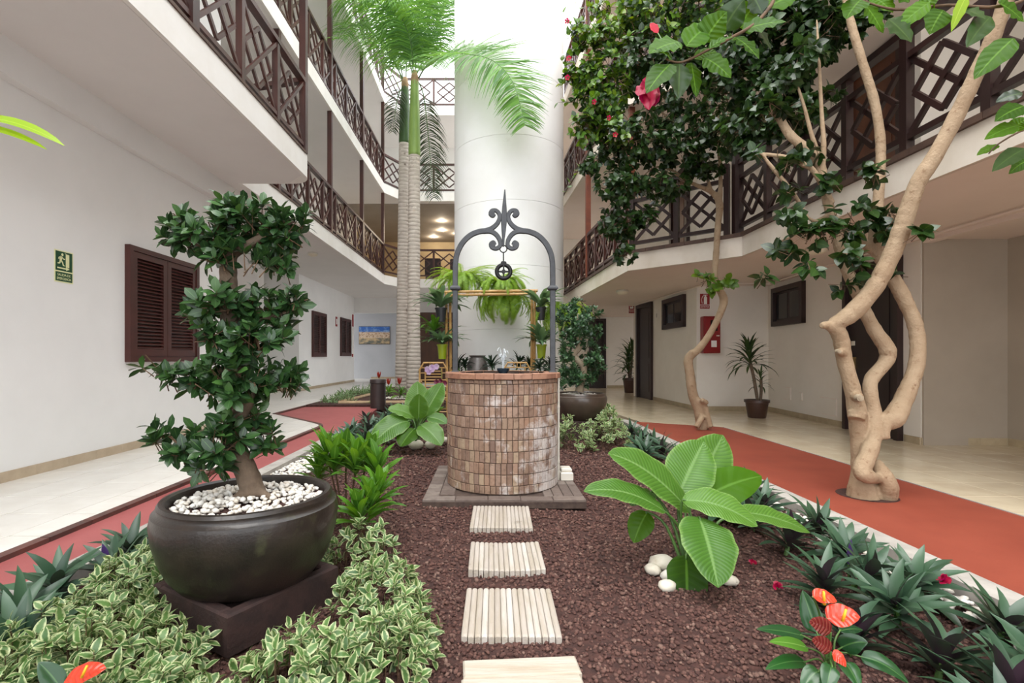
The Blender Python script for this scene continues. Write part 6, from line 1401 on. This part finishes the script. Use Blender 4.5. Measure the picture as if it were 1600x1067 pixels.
# orchid before the left chair
oc = thing('orchid', 'lilac orchid with dark red blooms below, before the left bamboo chair', 'plant', P(680, 640, 8.2)); ob = P(684, 632, 8.2); ob.z = -.05
MB().lathe([(.05, 0), (.07, .12), (.075, .13), (.06, .13)], ob, 14).build('pot', M['pot_k'], oc, smooth=True); top = P(678, 572, 8.15)
MB().tube(catmull([ob+Vector((0, 0, .1)), P(690, 590, 8.2), P(686, 574, 8.15), top], 5), .006, 6).build('stem', M['stem'], oc, smooth='all')
for (x, y) in ((670, 581), (676, 577), (682, 573), (674, 574), (668, 577)): flower(oc, P(x, y, 8.1), .055, L['orchid'], (random.uniform(-.5, .5), -1, .1), 5, .25)
mr_ = leafmat('maroon_petal', [C(112, 26, 58), C(136, 36, 74)], rough=.5, trans=.2)
for (x, y) in ((682, 597), (689, 596), (695, 599), (686, 601)): flower(oc, P(x, y, 8.15), .05, mr_, (random.uniform(-.5, .5), -1, .3), 5, .35)
for q in range(6): a = q*1.05; new_obj('leaf', TM4[0], oc, basis(ob+Vector((0, 0, .13)), (math.cos(a), math.sin(a), .8), (0, 0, 1), .22, 1.6))
# bromeliads and ground cover in the rear bed
BR = leafmat('red_bract', [C(206, 52, 38), C(222, 84, 44)], rough=.4, trans=.2); BG = leaf_geo(.22, .45, .8, 4, 2, .4, .3); BM = make_mesh('bract', BG[0], BG[1], BR, True, BG[2])
for (x, Y, zt, lb) in ((592, 13.6, .62, 'red bromeliad behind the bollard, farthest left of the three'), (607, 12.8, .48, 'red bromeliad just right of the bollard top'), (624, 12.2, .52, 'orange red bromeliad on the white gravel before the left palm')):
    cx = (x-VX)/F*Y; r_ = rosette(cx, Y, lb, 'bromeliads in the rear bed', 1.5, 18, TM4, 'bromeliad', .02)
    for q in range(9):
        a = q*2.4; new_obj('bract', BM, r_, basis((cx, Y, zt-.18), (math.cos(a)*.35, math.sin(a)*.35, 1), (math.cos(a), math.sin(a), .2), .2))
def pebble_patch(label, spots, n, name='white_gravel'):
    mb = MB()
    for (x, y, rx, ry, z) in spots:
        for k in range(n):
            r = math.sqrt(random.random()); a = random.uniform(0, 6.28); v, f = random.choice(_peb2); q = random.uniform(.014, .026)
            R = Matrix.Translation((x+rx*r*math.cos(a), y+ry*r*math.sin(a), z)) @ Matrix.Rotation(random.uniform(0, 6), 4, 'Z') @ Matrix.Scale(q, 4); mb.add([R @ Vector(p) for p in v], f)
    o = mb.build(name, M['pebble'], None, smooth='all'); tag(o, label, 'gravel', None, 'stuff'); return o
pebble_patch('white pebble patch round the bromeliads in the rear bed', [(-2.2, 12.2, .35, .4, .03), (-1.9, 12.4, .3, .3, .03)], 160)
pebble_patch('white pebble strip beside the left kerb behind the large bowl', [(-1.8, 4.2+.3*k, .16, .3, -.035) for k in range(6)], 110)
pebble_patch('white pebbles showing along the right kerb among the rhoeo', [(1.96, 1.5+.35*k, .09, .25, -.03) for k in range(11)], 60)
pebble_patch('white gravel strip at the end of the left red path', [(-3.4, 10.75, .3, .25, -.03), (-2.8, 10.7, .4, .22, -.03)], 130)
mound('pale green ground cover filling the left of the rear bed', [(-3.5, 11.3, .32, .5, .22), (-3.55, 12.2, .3, .6, .24), (-3.55, 13.3, .3, .7, .26), (-3.5, 14.4, .35, .7, .26), (-3.2, 11.1, .25, .25, .2), (-2.4, 10.75, .18, .15, .3)], 90, .17, 0, L['grass'], [leaf_geo(.16, .4, .8, 3, 2, .8, .2)], 9, 'ground_cover', None, 'ground cover')
# strap-leaved plant at the left picture edge
sl = thing('strap_leaf_plant', 'yellow green pointed leaves reaching in at the left picture edge', 'plant', (-1.3, 1.02, -.05)); hb_ = Vector((-1.14, 1.0, 1.46))
MB().tube(catmull([Vector((-1.3, 1.02, -.05)), Vector((-1.28, 1.02, .8)), hb_], 6), [.012]*13, 8).build('stem', M['stem'], sl, smooth='all')
big_leaf(sl, hb_, P(101, 228, 1.0), .042, .075, L['lime'], 12, 4, .45, .7, .3, 0, up=(0, -.7, 1)); big_leaf(sl, hb_, P(74, 234, 1.0), .030, .05, L['lime'], 12, 4, .45, .7, .3, 0, up=(0, -.7, 1))
for d in ((-.3, -.1, .1), (-.2, .25, .15), (-.25, -.2, .2)): big_leaf(sl, hb_, hb_+Vector(d), .04, .06, L['lime'], 10, 4, .45, .7, .3, 0)

# ---------------------------------------------------------------- lava gravel
def gravel():
    v0, f0 = ICO[1]; v0 = np.array(v0, np.float32); f0 = np.array(f0, np.int32); pts = []
    for (y0, y1, den, ra, rb) in ((.95, 2.3, 4200, .006, .0115), (2.3, 3.5, 2600, .0075, .013), (3.5, 5.2, 1300, .010, .016), (5.2, 8.5, 520, .013, .021)):
        n = int(den*3.6*(y1-y0)); x = RNG.uniform(-1.6, 2.0, n); y = RNG.uniform(y0, y1, n); r = ra+(rb-ra)*RNG.random(n)**2
        px = VX+F*x/y; k = (px > -30) & (px < 1630) & (x > -.16*y-.75)
        k &= ~((np.abs(x-WX) < .56) & (np.abs(y-WY) < .54)); k &= ~((np.abs(x-.09) < .175) & (((y > 3.04) & (y < 3.45)) | ((y > 2.44) & (y < 2.78)) | ((y > 1.86) & (y < 2.21)) | (y < 1.68)))
        pts.append(np.stack([x, y, r], 1)[k])
    p = np.concatenate(pts); N = len(p); z = np.array([gz(a, b) for a, b in p[:, :2]])+p[:, 2]*RNG.uniform(-.1, .7, N)
    q = RNG.uniform(.62, 1.3, (N, len(v0), 1)).astype(np.float32); an = RNG.uniform(0, 6.28, N); c, s = np.cos(an), np.sin(an)
    vv = v0[None]*q*p[:, 2][:, None, None]*np.stack([RNG.uniform(.8, 1.3, N), RNG.uniform(.7, 1.1, N), RNG.uniform(.6, .95, N)], 1)[:, None, :]
    X = vv[..., 0]*c[:, None]-vv[..., 1]*s[:, None]; Y = vv[..., 0]*s[:, None]+vv[..., 1]*c[:, None]; V = np.stack([X+p[:, :1], Y+p[:, 1:2], vv[..., 2]+z[:, None]], 2).reshape(-1, 3)
    Fc = (f0[None]+(np.arange(N)*len(v0))[:, None, None]).reshape(-1, 3)
    me = bpy.data.meshes.new('lava'); me.vertices.add(len(V)); me.vertices.foreach_set('co', V.astype(np.float32).ravel()); me.loops.add(Fc.size); me.loops.foreach_set('vertex_index', Fc.astype(np.int32).ravel()); me.polygons.add(len(Fc)); me.polygons.foreach_set('loop_start', np.arange(0, Fc.size, 3, dtype=np.int32)); me.update(calc_edges=True); me.materials.append(M['lava'])
    o = new_obj('lava_gravel', me); tag(o, 'loose red brown lava gravel covering the garden bed round the well', 'gravel', None, 'stuff')
gravel()
